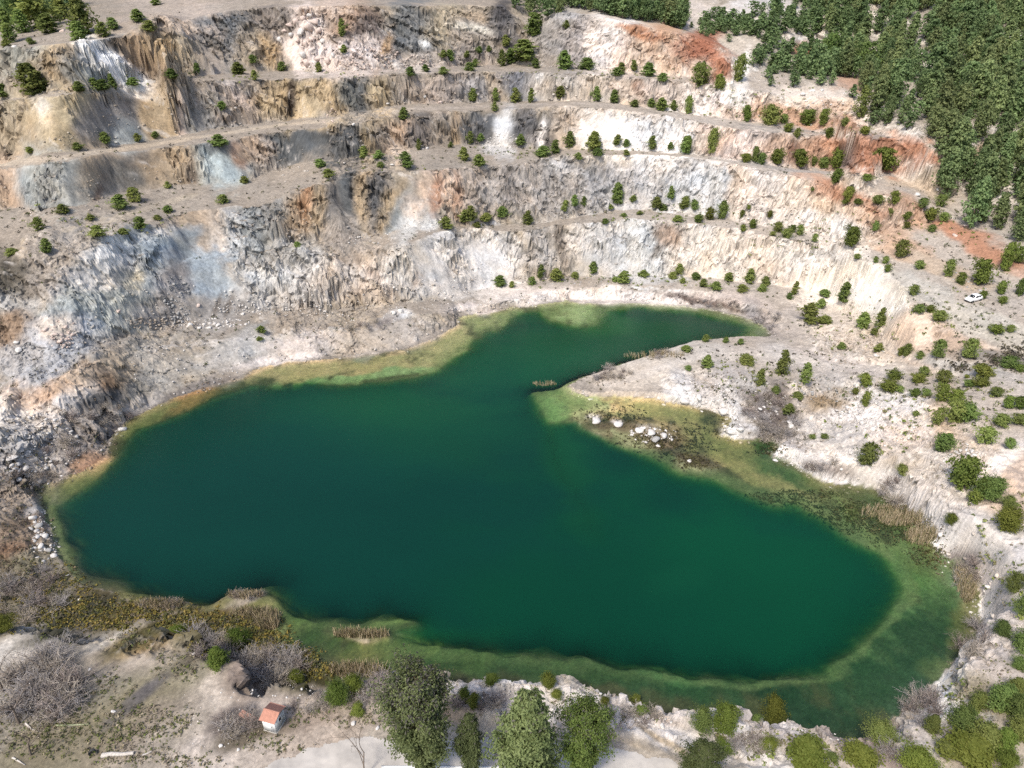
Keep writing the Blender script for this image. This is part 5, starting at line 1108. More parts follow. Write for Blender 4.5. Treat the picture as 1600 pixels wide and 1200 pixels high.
# ------------------------------------------------------------------ leafless shrubs
BSH = [  # px region (ellipse), how many, size in metres, label, group
 (66,1075,70,48,26,(1.8,3.2),"leafless grey shrub in the thicket at bottom left"),
 (330,1012,34,22,10,(1.6,2.6),"leafless grey-purple shrub by the gully mouth"),
 (425,1048,48,22,18,(1.6,2.8),"leafless purple-brown shrub in the gully below the rim"),
 (585,1080,36,18,9,(1.4,2.2),"leafless grey shrub left of the tallest pine"),
 (376,1130,28,20,12,(1.0,1.7),"leafless grey shrub beside the red-roofed hut"),
 (485,1100,36,14,8,(.8,1.4),"low brown shrub between hut and gully rim"),
 (60,715,58,40,12,(1.2,2.2),"leafless grey shrub on the upper left bank"),
 (150,650,56,18,10,(1.2,2.2),"leafless dark shrub under the ochre left bank"),
 (40,930,60,50,20,(1.2,2.2),"leafless brown shrub on the lower left bank"),
 (945,585,48,9,16,(1.0,1.8),"leafless grey shrub on the far edge of the spit"),
 (1035,555,36,7,8,(.9,1.5),"leafless shrub near the base of the spit"),
 (1205,655,50,38,34,(1.1,2.0),"leafless purple-grey shrub among white humps right of lake"),
 (1290,732,32,10,8,(1.0,1.8),"leafless grey shrub under the white slope"),
 (1395,772,26,24,8,(1.0,2.0),"leafless grey shrub on the shore by the reeds"),
 (1506,895,24,22,9,(1.1,2.0),"leafless dark shrub at the bend of right bank"),
 (1520,1010,20,34,8,(1.2,2.2),"leafless grey shrub under the right bank"),
 (1440,1110,34,22,9,(1.4,2.4),"leafless grey shrub at the near right shore"),
 (1200,502,20,16,9,(1.0,1.8),"leafless shrub at the far right end of the lake"),
 (1120,476,60,6,10,(.9,1.5),"leafless shrub on the far bank under the ledge"),
 (575,512,34,10,8,(1.0,1.8),"leafless shrub on the grey far beach"),
 (745,1100,44,10,9,(.9,1.6),"low brown shrub behind the tall pines"),
 (980,1122,40,12,9,(.9,1.6),"low dark shrub on the near rim, road side"),
 (1170,1165,36,14,7,(.9,1.6),"low grey shrub at near right, below the bright pines"),
 (1385,1178,26,10,5,(.9,1.6),"low brown shrub at bottom right edge"),
 (384,931,24,6,7,(.6,1.1),"dry shrub on the small grey islet"),
 (250,946,34,6,7,(.6,1.1),"dry pinkish shrub along the weedy near shore"),
]
gs = np.random.default_rng(77)
for px, py, rx, ry, n, (s0, s1), lab in BSH:
    a = gs.uniform(0, 6.283, n); r = np.sqrt(gs.uniform(0, 1, n))
    Pp = ground(px + rx * r * np.cos(a), py + ry * r * np.sin(a))
    for q in Pp:
        z = float(hgt(q[0], q[1]))
        if z < -0.15: continue
        s = gs.uniform(s0, s1)
        o = link("bare_shrub", bare[int(gs.integers(6))], None, (q[0], q[1], z), gs.uniform(0, 6.28), (s * 1.15, s * 1.15, s * .85))
        tag(o, lab, "bare shrub", lab.replace("shrub", "shrubs"))

# ------------------------------------------------------------------ ground cover: scrub tufts, weeds, reeds, rubble
def in_view(n, seed, x0, x1, y0, y1):
    g = np.random.default_rng(seed); P_ = ground(g.uniform(x0, x1, n), g.uniform(y0, y1, n)); P_[:, 2] = hgt(P_[:, 0], P_[:, 1]); return P_, g
SLv = lambda x, y: np.hypot((hgt(x + .6, y) - hgt(x - .6, y)) / 1.2, (hgt(x, y + .6) - hgt(x, y - .6)) / 1.2)
def cover(P_, g, size, cols, per, name, lab, flat=0.6, mat=None):
    n = len(P_); q = np.repeat(P_, per, 0); s = np.repeat(size, per)
    off = g.normal(size=(n * per, 3)) * np.array([.42, .42, .28]) * s[:, None]; off[:, 2] = np.abs(off[:, 2]) + .05 * s
    nr = off / (np.linalg.norm(off, axis=1, keepdims=True) + 1e-6) + np.array([0, 0, flat]) + g.normal(size=off.shape) * .3
    nr /= np.linalg.norm(nr, axis=1, keepdims=True)
    c = np.repeat(cols, per, 0) * g.uniform(.7, 1.3, (n * per, 1))
    v, f, c = tufts(q + off, nr, np.minimum(s * .62, .42), g, c)
    tag(link(name, poly_mesh(name, v, f, c, [mat or M_leaf2])), lab, "ground cover", None, 'stuff')
M_leaf2 = material("scrub_leaves", attr="Col", rough=0.85, spec=0.05, transl=0.15)
# dark tufts over the ledges and slopes
P_, g = in_view(11500, 601, -220, 1850, 20, 640)
sl = SLv(P_[:, 0], P_[:, 1]); cl = fbm(P_[:, 0] / 9, P_[:, 1] / 9, 603, 3)
k = (sl < 0.75) & (P_[:, 2] > 0.5) & (cl > -0.12 + 0.25 * g.uniform(-1, 1, len(P_)))
P_ = P_[k][:4800]; n = len(P_)
pal = np.array([(0.060, 0.075, 0.030), (0.085, 0.100, 0.035), (0.085, 0.075, 0.055), (0.055, 0.050, 0.040), (0.11, 0.10, 0.06)])
cover(P_, g, g.uniform(.22, .75, n) ** 1.3, pal[g.integers(0, 5, n)], 6, "ledge_scrub", "small dark tufts dotted over the ledges")
# bushes on the slopes to either side of the photograph's frame
g = np.random.default_rng(607)
P_ = ground(np.concatenate([g.uniform(1625, 2050, 230), g.uniform(-420, -25, 110)]), np.concatenate([g.uniform(400, 1250, 230), g.uniform(40, 980, 110)])); P_[:, 2] = hgt(P_[:, 0], P_[:, 1]); P_ = P_[P_[:, 2] > .5]; n = len(P_)
cover(P_, g, g.uniform(.7, 2.2, n), np.array([(0.13, 0.18, .05), (0.19, .23, .07), (.10, .14, .045)])[g.integers(0, 3, n)], 90, "slope_bushes", "green bushes on the slopes beyond the quarry's edge")
# the dense dark stripe of scrub under the sandy slope, right edge
tt = g.uniform(0, 1, 170); P_ = ground(np.interp(tt, [0, .35, 1], [1480, 1550, 1605]) + g.normal(size=170) * 12, np.interp(tt, [0, .35, 1], [572, 566, 548]) + g.normal(size=170) * 7)
P_[:, 2] = hgt(P_[:, 0], P_[:, 1]); n = len(P_)
cover(P_, g, g.uniform(.3, .8, n), pal[g.integers(2, 4, n)] * 1.5, 8, "dark_scrub", "dark stripe of dead scrub at the right edge")
def cover_px(name, lab, spots, cols, size, per, seed, flat=.6, zmax=99, zmin=-.25, cat=None):
    g = np.random.default_rng(seed); allP = []
    for px, py, rx, ry, n in spots:
        a = g.uniform(0, 6.283, n); r = np.sqrt(g.uniform(0, 1, n)) * (1 + .25 * g.normal(size=n))
        allP.append(ground(px + rx * r * np.cos(a), py + ry * r * np.sin(a)))
    P_ = np.concatenate(allP); P_[:, 2] = hgt(P_[:, 0], P_[:, 1]); P_ = P_[::2] if name in ('bank_scrub', 'near_grass') else P_; P_ = P_[(P_[:, 2] > zmin) & (P_[:, 2] < zmax)]; n = len(P_)
    cols = np.array(cols); cover(P_, g, g.uniform(size[0], size[1], n), cols[g.integers(0, len(cols), n)], per, name, lab, flat)
cover_px("near_grass", "patchy grass and weeds on the near plateau",
 [(60,1110,90,60,900),(120,1150,130,40,900),(235,1125,70,26,420),(170,1075,40,22,200),(275,1040,40,26,220),(250,1185,90,20,260),(340,1030,20,16,60),(430,1165,50,14,130),(385,1142,40,16,160),(480,1118,50,22,150),(560,1125,40,16,100),(720,1100,60,14,120),(860,1110,40,14,80),(980,1120,50,14,130),(1180,1150,60,20,120),(1400,1160,50,26,160),(1530,1060,50,50,260),(1540,1130,60,50,200),(1560,900,50,60,120),(1340,670,70,50,120),(1490,720,60,60,140),(200,1005,50,14,70),(100,1000,60,10,30)],
 [(0.15,0.155,0.065),(0.12,0.145,0.045),(0.22,0.19,0.13),(0.19,0.16,0.12),(0.30,0.26,0.19),(0.11,0.12,0.055)], (.12,.42), 5, 611)
cover_px("shore_weeds", "mossy weeds and sedge on the marshy near shore",
 [(170,960,110,26,900),(300,975,90,22,700),(400,985,50,26,420),(460,1020,50,24,360),(500,1050,40,14,160),(80,920,60,40,500),(30,960,60,30,300),(340,1010,40,16,160)],
 [(0.17,0.15,0.045),(0.13,0.13,0.045),(0.21,0.165,0.045),(0.075,0.08,0.04),(0.11,0.10,0.07),(0.24,0.19,0.065)], (.15,.55), 5, 613, 0.8)
cover_px("bank_scrub", "brown scrub on the rocky left bank",
 [(30,840,46,70,600),(60,720,70,50,500),(40,900,60,40,320),(100,650,60,26,160),(20,770,40,40,220),(150,690,40,26,130),(1200,640,60,50,420),(1250,690,30,24,80),(1290,620,50,26,140),(1130,600,50,26,140),(940,590,50,10,140),(300,600,60,10,70),(1480,860,30,40,90)],
 [(0.17,0.135,0.095),(0.14,0.12,0.085),(0.21,0.165,0.125),(0.12,0.12,0.065),(0.25,0.22,0.18)], (.15,.5), 5, 617)
cover_px("bar_weeds", "dark weeds on the half-drowned bar off the spit",
 [(1060,690,50,28,420),(960,650,50,18,240),(1085,722,30,12,160),(1000,690,60,12,160),(1120,665,40,16,80),(1200,700,24,12,80)],
 [(0.07,0.065,0.035),(0.055,0.05,0.035),(0.09,0.085,0.04)], (.2,.5), 5, 619, .9, zmin=-.55)
cover_px("shelf_weeds", "rusty weeds growing through the shallows at right",
 [(1330,805,80,24,700),(1400,825,50,22,420),(1240,775,70,12,260),(1450,865,30,20,160)],
 [(0.13,0.105,0.05),(0.10,0.095,0.04),(0.15,0.13,0.07),(0.075,0.08,0.035)], (.2,.5), 5, 621, .9, zmin=-.9)
cover_px("green_scrub", "low light green scrub scattered over ledges and slopes",
 [(1450,350,110,50,90),(1500,620,100,60,120),(1380,650,80,60,50),(1250,370,120,30,60),(1050,340,120,14,50),(1000,440,180,10,60),(850,238,140,10,50),(1180,150,120,40,80),(950,115,150,10,50),(1480,480,110,40,60),(1330,520,80,50,60),(1560,880,50,100,60),(1180,590,80,30,50),(600,255,140,12,30),(150,345,150,30,50),(400,120,300,10,40),(1350,190,60,20,50),(1180,1170,120,24,40),(1500,1120,80,60,60)],
 [(0.17,0.21,0.06),(0.22,0.25,0.08),(0.13,0.16,0.06),(0.20,0.19,0.10)], (.25,.75), 9, 627)
def reeds(spots, seed, cols):
    g = np.random.default_rng(seed); V, Fc, Cc = [], [], []; off = 0
    for px, py, rx, ry, n, hh in spots:
        a = g.uniform(0, 6.283, n); r = np.sqrt(g.uniform(0, 1, n)); P_ = ground(px + rx * r * np.cos(a), py + ry * r * np.sin(a)); P_[:, 2] = np.maximum(hgt(P_[:, 0], P_[:, 1]), -.4)
        for b in range(3):
            h = hh * g.uniform(.6, 1.15, n); th = g.uniform(0, 6.283, n); w = .05
            base = P_ + g.normal(size=(n, 3)) * [.12, .12, 0]; top = base + np.stack([g.normal(size=n) * .18 * h, g.normal(size=n) * .18 * h, h], 1)
            d = np.stack([np.cos(th), np.sin(th), 0 * th], 1) * w
            v = np.stack([base - d, base + d, top + d * .4, top - d * .4], 1).reshape(-1, 3); V.append(v)
            q = np.arange(n * 4).reshape(n, 4) + off; Fc.append(q); off += n * 4
            Cc.append(np.repeat(np.array(cols)[g.integers(0, len(cols), n)], 4, 0))
    tag(link("reeds", poly_mesh("reeds", np.concatenate(V), np.concatenate(Fc), np.concatenate(Cc), [M_straw])), "straw-coloured reed beds standing in the shallows", "reeds", None, 'stuff')
reeds([(1408,812,34,10,280,1.4),(1440,838,24,14,240,1.4),(1380,800,40,10,200,1.1),(1510,925,12,18,170,1.5),(1500,905,10,12,120,1.4),(420,976,16,9,320,1.6),(566,992,44,5,260,1.2),(560,1050,44,8,340,1.8),(250,946,38,6,300,.9),(384,930,28,6,240,.8),(400,960,40,8,200,1.2),(850,600,20,3,80,1.0),(1020,556,50,4,120,1.2)], 631,
      [(.40,.32,.21),(.32,.26,.17),(.24,.21,.13),(.20,.19,.09),(.46,.39,.28)])

def stone_mesh(seed, sub=1):
    g = np.random.default_rng(seed)
    import bmesh
    bm = bmesh.new(); bmesh.ops.create_icosphere(bm, subdivisions=sub, radius=1.0)
    co = np.array([v.co[:] for v in bm.verts]); f = np.array([[v.index for v in fa.verts] for fa in bm.faces]); bm.free()
    for _ in range(7):
        n = g.normal(size=3); n /= np.linalg.norm(n); d = g.uniform(.45, .8); s = co @ n; co = co - np.maximum(s - d, 0)[:, None] * n
    return co * g.uniform(.75, 1.2, 3) * [1, 1, .8] + g.normal(size=co.shape) * .03, f
stones = [stone_mesh(800 + i, 2) for i in range(7)]
pebbles = [stone_mesh(820 + i, 1) for i in range(4)]
pcol = {'w': (.58, .555, .53), 'p': (.56, .46, .41), 'g': (.34, .335, .33), 't': (.36, .31, .26), 'b': (.33, .36, .38)}
smesh = {}
def boulder(px, py, wpx, col, lab, grp=None, tall=.8):
    P = gp(px, py); k = np.linalg.norm(P - [0, 0, CAM_H]) / FPX; r = wpx * k / 2
    i = int(gs.integers(7)); key = (i, col)
    if key not in smesh:
        smesh[key] = poly_mesh("boulder", stones[i][0], stones[i][1], np.tile(np.array(pcol[col]), (len(stones[i][0]), 1)) * gs.uniform(.9, 1.08, (len(stones[i][0]), 1)), [M_stone])
    o = link("boulder", smesh[key], None, P + [0, 0, r * tall * .25], gs.uniform(0, 6.28), (r * 1.1, r, r * tall))
    tag(o, lab, "boulder", grp)
CR = [(452,36,12),(462,30,14),(473,26,13),(483,40,16),(470,48,12),(456,52,11),(444,46,10),(492,30,14),(498,46,12),(488,58,13),(476,66,11),(476,82,14),(479,96,13),(466,62,9),(505,62,11),(500,88,14),(512,92,12),(494,96,10),(520,84,10),(438,60,8),(484,22,9),(508,74,8)]
CR.sort()
for i, (x, y, w) in enumerate(CR):
    boulder(x, y + w * .4, w, 'p' if i % 3 else 'w', f"pinkish white block jutting from the upper wall, {ordinal(i, len(CR))}", "white blocks in the upper wall", 1.1)
for grp, items in {
 "white slope right of the lake": [(1325,634,8,'w'),(1328,641,9,'w'),(1340,650,9,'w'),(1347,657,13,'w'),(1336,645,7,'w'),(1356,652,7,'w'),(1370,554,10,'w'),(1380,548,6,'w'),(1308,640,6,'w'),(1378,705,6,'w')],
 "half-drowned bar off the spit": [(1077,718,8,'w'),(1028,694,8,'w'),(930,652,20,'w'),(966,659,18,'w'),(1000,668,16,'w'),(1016,672,18,'w'),(1036,676,16,'w'),(1024,684,14,'g')],
 "shore under the white humps": [(1212,717,8,'w'),(1222,712,7,'w'),(1236,664,10,'w'),(1246,670,8,'w'),(1234,657,9,'w'),(1143,672,18,'w'),(1156,668,14,'w'),(1070,624,18,'w'),(1092,618,16,'w'),(1130,640,18,'w'),(1148,650,14,'w')],
 "foot of the grey left crag": [(298,505,9,'w'),(312,511,8,'w'),(328,510,9,'w'),(340,507,8,'w'),(355,502,8,'w'),(380,489,7,'w'),(310,476,8,'p'),(72,512,12,'p'),(86,520,12,'p'),(102,508,10,'p'),(95,532,9,'p'),(185,484,12,'p'),(30,545,10,'w'),(26,532,9,'w')],
 "left strand below the ochre bank": [(192,667,14,'w'),(52,806,12,'w'),(62,818,12,'g'),(70,836,12,'w'),(64,850,13,'w'),(76,858,10,'g'),(58,838,9,'w'),(84,866,9,'w'),(125,935,6,'w'),(105,898,6,'w'),(40,730,12,'w'),(20,712,14,'w'),(30,748,9,'w')],
 "edge of the forest": [(1432,302,11,'w'),(1478,302,9,'w'),(1465,295,7,'w'),(1492,366,9,'p'),(1510,350,10,'p'),(1268,140,10,'w'),(1254,146,9,'w'),(1284,140,7,'w'),(1267,194,7,'w'),(23,72,8,'w'),(97,47,8,'p')],
 "far bank and ledges": [(614,486,12,'w'),(626,484,10,'w'),(640,487,8,'w'),(605,160,7,'w'),(613,256,7,'w'),(668,230,8,'w'),(552,193,7,'w'),(700,108,8,'p'),(688,158,9,'p'),(664,150,9,'g'),(840,86,6,'w'),(858,44,6,'w')],
 "near rim and plateau": [(303,1020,6,'w'),(345,1164,7,'w'),(553,1128,10,'w'),(178,1110,8,'w'),(140,1045,6,'w'),(590,1135,9,'w'),(1035,1132,12,'w'),(1055,1150,9,'w'),(372,1170,6,'w')],
}.items():
    items.sort()
    for i, (x, y, w, c) in enumerate(items):
        boulder(x, y + w * .3, w, c, f"{'white' if c == 'w' else 'pinkish' if c == 'p' else 'grey'} boulder at the {grp}, {ordinal(i, len(items))}", "boulders at the " + grp)
def rubble(spots, seed):
    g = np.random.default_rng(seed); V, Fc, Cc = [], [], []; off = 0
    for px, py, rx, ry, n, s0, s1, col in spots:
        a = g.uniform(0, 6.283, n); r = np.sqrt(g.uniform(0, 1, n)); P_ = ground(px + rx * r * np.cos(a), py + ry * r * np.sin(a)); P_[:, 2] = hgt(P_[:, 0], P_[:, 1])
        P_ = P_[P_[:, 2] > -.1]
        for p in P_:
            co, f = pebbles[int(g.integers(4))]; th = g.uniform(0, 6.28); s = s0 * (s1 / s0) ** (g.uniform(0, 1) ** 2.2)
            R = np.array([[math.cos(th), -math.sin(th), 0], [math.sin(th), math.cos(th), 0], [0, 0, 1]])
            V.append(co @ R.T * s + p); Fc.append(f + off); off += len(co)
            Cc.append(np.tile(np.array(pcol[col]) * g.uniform(.75, 1.1), (len(co), 1)))
    Pa, ga = in_view(26000, 647, -20, 1400, 20, 560)
    zr = bil(ZREL, Pa[:, 0], Pa[:, 1]); sb = bil(blur_slope, Pa[:, 0], Pa[:, 1]); cl = fbm(Pa[:, 0] / 7, Pa[:, 1] / 7, 649, 3)
    Pa = Pa[(zr > .02) & (zr < .42) & (sb > .22) & (Pa[:, 2] > .4) & (cl + .35 * ga.uniform(-1, 1, len(Pa)) > .0)][:3600]
    tt = ga.uniform(0, len(SH) - 1.001, 900); ii = tt.astype(int); fr_ = (tt - ii)[:, None]
    Pb = np.zeros((900, 3)); Pb[:, :2] = SH[ii] * (1 - fr_) + SH[ii + 1] * fr_ + ga.normal(size=(900, 2)) * .7; Pb[:, 2] = hgt(Pb[:, 0], Pb[:, 1])
    for k_, p in enumerate(np.concatenate([Pa, Pb])):
        co, f = pebbles[k_ % 4]; th = ga.uniform(0, 6.28); s = .10 * 6 ** (ga.uniform(0, 1) ** 2.4)
        i0 = min(len(rows) - 1, int(np.searchsorted(rows, p[1]))); j0 = int(np.clip((p[0] / HW(p[1]) + 1) / 2 * (NC - 1), 0, NC - 1))
        R = np.array([[math.cos(th), -math.sin(th), 0], [math.sin(th), math.cos(th), 0], [0, 0, 1]])
        V.append(co @ R.T * s + p); Fc.append(f + off); off += len(co)
        Cc.append(np.tile(np.clip((COLR[i0, j0] * .6 + np.array(pcol['t' if k_ % 3 else 'w']) * .4) * ga.uniform(.85, 1.3), 0, .75), (len(co), 1)))
    tag(link("rubble", poly_mesh("rubble", np.concatenate(V), np.concatenate(Fc), np.concatenate(Cc), [M_stone])), "loose rubble strewn below the quarry faces", "rubble", None, 'stuff')
rubble([(540,108,50,12,130,.15,.6,'p'),(585,88,40,22,150,.15,.7,'p'),(640,100,40,14,80,.15,.5,'p'),(500,110,40,8,70,.15,.5,'w'),(512,180,14,16,60,.12,.5,'p'),(785,225,26,20,170,.12,.5,'w'),(660,350,30,14,90,.12,.4,'w'),(275,470,26,40,260,.15,.6,'g'),(250,505,60,10,150,.15,.6,'t'),(70,545,60,40,220,.12,.5,'g'),(90,520,30,26,100,.2,.7,'p'),(430,480,90,16,200,.12,.5,'w'),(330,505,60,8,90,.2,.6,'w'),(300,570,110,36,160,.1,.35,'w'),(560,490,80,20,140,.1,.4,'w'),(700,470,70,16,150,.1,.4,'w'),(60,700,70,60,220,.15,.6,'w'),(70,840,24,44,120,.15,.6,'w'),(1330,530,60,40,240,.12,.5,'t'),(1290,600,50,30,140,.12,.5,'g'),(1380,650,60,50,260,.1,.5,'w'),(1340,645,30,16,80,.2,.7,'w'),(1500,720,34,30,120,.12,.5,'w'),(1150,630,80,40,220,.12,.6,'w'),(1020,680,40,14,90,.1,.5,'w'),(1280,720,50,20,90,.1,.5,'w'),(860,470,160,12,140,.1,.45,'w'),(1000,440,160,10,160,.1,.4,'g'),(850,245,120,12,120,.1,.35,'t'),(960,330,120,10,130,.1,.35,'g'),(1190,120,60,20,60,.15,.5,'w'),(1300,160,50,16,80,.15,.6,'w'),(880,110,90,8,70,.12,.4,'g'),(1520,440,60,16,70,.12,.6,'g'),(460,340,60,14,60,.12,.4,'t'),(600,375,60,16,90,.12,.4,'w'),(800,1085,140,20,130,.05,.25,'w'),(1000,1130,60,18,90,.05,.25,'w'),(1230,1155,100,20,90,.05,.25,'w'),(330,1120,60,50,80,.04,.16,'w'),(1540,960,30,60,90,.06,.3,'w'),(1460,850,30,50,80,.06,.3,'w'),(450,1080,60,12,60,.05,.25,'w')], 641)

# ------------------------------------------------------------------ road along the near rim
def strip(name, poly_px, dz, mat, step=0.13, jag=.6, zref=7.5):
    q = np.array(poly_px, float); q = at_z(q[:, 0], q[:, 1], zref)[:, :2]
    xs2 = np.arange(q[:, 0].min() - 1, q[:, 0].max() + 1, step); ys2 = np.arange(q[:, 1].min() - 1, q[:, 1].max() + 1, step)
    X, Y = np.meshgrid(xs2, ys2); m = inside(q, X + jag * fbm(X / 1.3, Y / 1.3, 651, 3), Y + jag * fbm(X / 1.3, Y / 1.3, 653, 3))
    kq = m[:-1, :-1] & m[1:, :-1] & m[:-1, 1:] & m[1:, 1:]
    me, _ = grid_mesh(name, np.stack([X, Y, hgt(X, Y) + dz], -1), kq); me.materials.append(mat); return link(name, me)
M_road = material("road_gravel", lin((203, 197, 190)) * .72, rough=.95, spec=.1, noise=.22, nscale=.35, bump=.03)
tag(strip("gravel_road", [(380,1230),(425,1196),(470,1174),(510,1162),(560,1155),(640,1152),(760,1153),(860,1156),(930,1164),(1000,1175),(1050,1187),(1100,1203),(1160,1230),(1100,1330),(300,1330)], .07, M_road), "pale gravel road along the near rim", None, None, 'structure')
V, Fc = [], []
for i, x in enumerate(np.arange(596, 870, 8.0)):
    a = at_z(x, 1199.5 + .3 * math.sin(i), 7.6); zz_ = float(hgt(a[0], a[1]))
    for dy, dz in ((-.11, 0), (-.11, .22), (.11, .22), (.11, 0)): V.append((a[0], a[1] + dy, zz_ + dz))
    if i:
        b = (i - 1) * 4; c = i * 4
        Fc += [[b + j, b + (j + 1) % 4, c + (j + 1) % 4, c + j] for j in range(4)]
Fc += [[0, 1, 2, 3], [len(V) - 1, len(V) - 2, len(V) - 3, len(V) - 4]]
tag(link("road_kerb", poly_mesh("road_kerb", V, Fc, None, [material("kerb_white", (.72, .71, .69), noise=.1)])), "white kerb along the road's near side", None, None, 'structure')

# ------------------------------------------------------------------ hut with a red tiled roof
def box(a, b):
    (x0, y0, z0), (x1, y1, z1) = a, b
    v = [(x0, y0, z0), (x1, y0, z0), (x1, y1, z0), (x0, y1, z0), (x0, y0, z1), (x1, y0, z1), (x1, y1, z1), (x0, y1, z1)]
    return v, [[3, 2, 1, 0], [4, 5, 6, 7], [0, 1, 5, 4], [1, 2, 6, 5], [2, 3, 7, 6], [3, 0, 4, 7]]
def boxes(name, lst, mat, parent=None, bevel=0.0):
    V, Fc = [], []
    for a, b in lst:
        v, f = box(a, b); Fc += [[i + len(V) for i in q] for q in f]; V += v
    me = poly_mesh(name, V, Fc, None, [mat]); o = link(name, me, parent)
    if bevel:
        md = o.modifiers.new("bevel", 'BEVEL'); md.width = bevel; md.segments = 2
    return o
hA = at_z(413, 1140, 7.8); hB = at_z(434.5, 1146, 7.8)
dirx = (hB - hA)[:2]; WID = float(np.linalg.norm(dirx)) * .88; ang = math.atan2(dirx[1], dirx[0]); DEP = WID * 1.25
HH = 1.95
hut = link("pump_hut", None, None, (hA[0], hA[1], float(hgt(hA[0], hA[1])) - .05), ang)
tag(hut, "small white hut with a red tiled roof near the road", "hut")
M_white = material("whitewash", (.80, .80, .78), noise=.06, nscale=3, bump=.01); M_shaded = material("shaded_whitewash", (.46, .49, .50), noise=.25, nscale=2.5)  # shade on the side and back walls is put into this grey
M_tile = material("roof_tile", lin((212, 156, 136)) * .62, noise=.2, nscale=4); M_dark = material("dark_opening", (.03, .03, .035)); M_conc = material("concrete_foot", (.36, .34, .31), noise=.15)
boxes("foundation", [((-.08, -.08, -.5), (WID + .08, DEP + .08, .12))], M_conc, hut)
boxes("front_wall", [((0, 0, .12), (WID, .16, HH))], M_white, hut)
boxes("side_wall", [((WID - .16, .163, .12), (WID, DEP - .163, HH))], M_shaded, hut)
boxes("side_wall", [((0, .163, .12), (.16, DEP - .163, HH))], M_shaded, hut)
boxes("back_wall", [((0, DEP - .16, .12), (WID, DEP, HH))], M_shaded, hut)
dr = boxes("door", [((WID * .22, -.035, .16), (WID * .80, -.003, HH - .3))], material("white_door", (.74, .75, .74), noise=.05), hut); boxes("handle", [((WID * .72, -.07, 1.0), (WID * .76, -.036, 1.14))], M_dark, dr)
win = boxes("window", [((WID + .003, DEP * .40, 1.0), (WID + .04, DEP * .62, 1.55))], M_dark, hut)
boxes("frame", [((WID + .004, DEP * .38, .95), (WID + .06, DEP * .40, 1.6)), ((WID + .004, DEP * .62, .95), (WID + .06, DEP * .64, 1.6)), ((WID + .004, DEP * .402, 1.552), (WID + .06, DEP * .618, 1.6)), ((WID + .004, DEP * .402, .95), (WID + .06, DEP * .618, .998))], M_white, win)
# roof: corrugated rows of clay tile on two pitches with a ridge
ov_ = .22; rise = .42; V, Fc = [], []
nx_, ny_ = 40, 7
for side in (0, 1):
    b0 = len(V)
    for j in range(ny_ * 2):
        jj = (j // 2 + (j % 2) * .98) / ny_
        for i in range(nx_ + 1):
            x = -ov_ + (WID + 2 * ov_) * i / nx_
            yy = (-ov_ + (DEP / 2 + ov_) * jj) if side == 0 else (DEP + ov_ - (DEP / 2 + ov_) * jj)
            zt = HH + .02 + rise * jj + .028 * abs(math.sin(i * math.pi / 2 * .8)) + (.03 if j % 2 == 0 else 0.0)
            V.append((x, yy, zt))
    for j in range(ny_ * 2 - 1):
        for i in range(nx_):
            a = b0 + j * (nx_ + 1) + i; q = [a, a + 1, a + nx_ + 2, a + nx_ + 1]; Fc.append(q if side == 0 else q[::-1])
link("roof", poly_mesh("roof", V, Fc, None, [M_tile]), hut)
v, f = tube([(-ov_, DEP / 2, HH + rise + .03), (WID / 2, DEP / 2, HH + rise + .035), (WID + ov_, DEP / 2, HH + rise + .03)], [.09, .09, .09], 8)
link("ridge_cap", poly_mesh("ridge_cap", v, f, None, [M_tile]), hut)
boxes("roof_deck", [((-.12, -.12, HH - .04), (WID + .12, DEP + .12, HH + .015))], M_conc, hut)
for xg in (0.0, WID - .16):
    gm = [(xg, .05, HH + .016), (xg + .16, .05, HH + .016), (xg + .16, DEP - .05, HH + .016), (xg, DEP - .05, HH + .016), (xg, DEP / 2, HH + rise - .05), (xg + .16, DEP / 2, HH + rise - .05)]
    link("gable", poly_mesh("gable", gm, [[0, 1, 2, 3], [0, 3, 4], [1, 5, 2], [0, 4, 5, 1], [3, 2, 5, 4]], None, [M_white]), hut)
P = gp(388, 1121)
sl_ = boxes("clay_slab", [((-1.1, -.35, -.1), (1.1, .35, .28))], material("pink_clay", lin((214, 160, 140)) * .7, noise=.2), None, .03); sl_.location = P; sl_.rotation_euler = (0.1, 0.06, -.45)
tag(sl_, "low pinkish slab lying just left of the hut", "slab")
P = gp(93, 1033)
wb = boxes("white_block", [((-.24, -.2, -.05), (.24, .2, .42))], material("white_plastic", (.8, .82, .84), rough=.5), None, .06); wb.location = P; wb.rotation_euler = (0.2, .1, .5)
tag(wb, "small bright white block lying beside the grey thicket", "block")
def lay(pts, radii, nm, mat, lab, cat):
    Pg = [gp(*p) for p in pts]; path = [p + np.array([0, 0, r * .7]) for p, r in zip(Pg, radii)]
    v, f = tube(path, radii, 7); v = v + np.random.default_rng(3).normal(size=v.shape) * .025
    o = link(nm, poly_mesh(nm, v - path[0], f, None, [mat]), None, path[0]); tag(o, lab, cat); return o
M_log = material("weathered_wood", (.50, .46, .42), noise=.3, nscale=5)
lay([(160,1182),(175,1180),(192,1180),(209,1178)], [.26, .24, .22, .18], "fallen_log", M_log, "pale fallen log lying in grass at the bottom left", "log")
lay([(222,1181),(231,1178),(238,1174)], [.10, .09, .07], "broken_branch", M_log, "pale broken branch right of the fallen log", "branch")
lay([(20,1184),(30,1190),(40,1196)], [.10, .08, .06], "broken_branch", M_log, "bleached branch in the bottom left corner", "branch")
lay([(40,1130),(50,1140),(63,1144)], [.10, .08, .05], "broken_branch", M_log, "bleached branch under the leafless thicket", "branch")
lay([(88,1134),(110,1134),(140,1132)], [.10, .09, .07], "broken_branch", material("mossy_wood", (.30, .32, .20), noise=.3), "long mossy pole lying in the grass above the log", "branch")
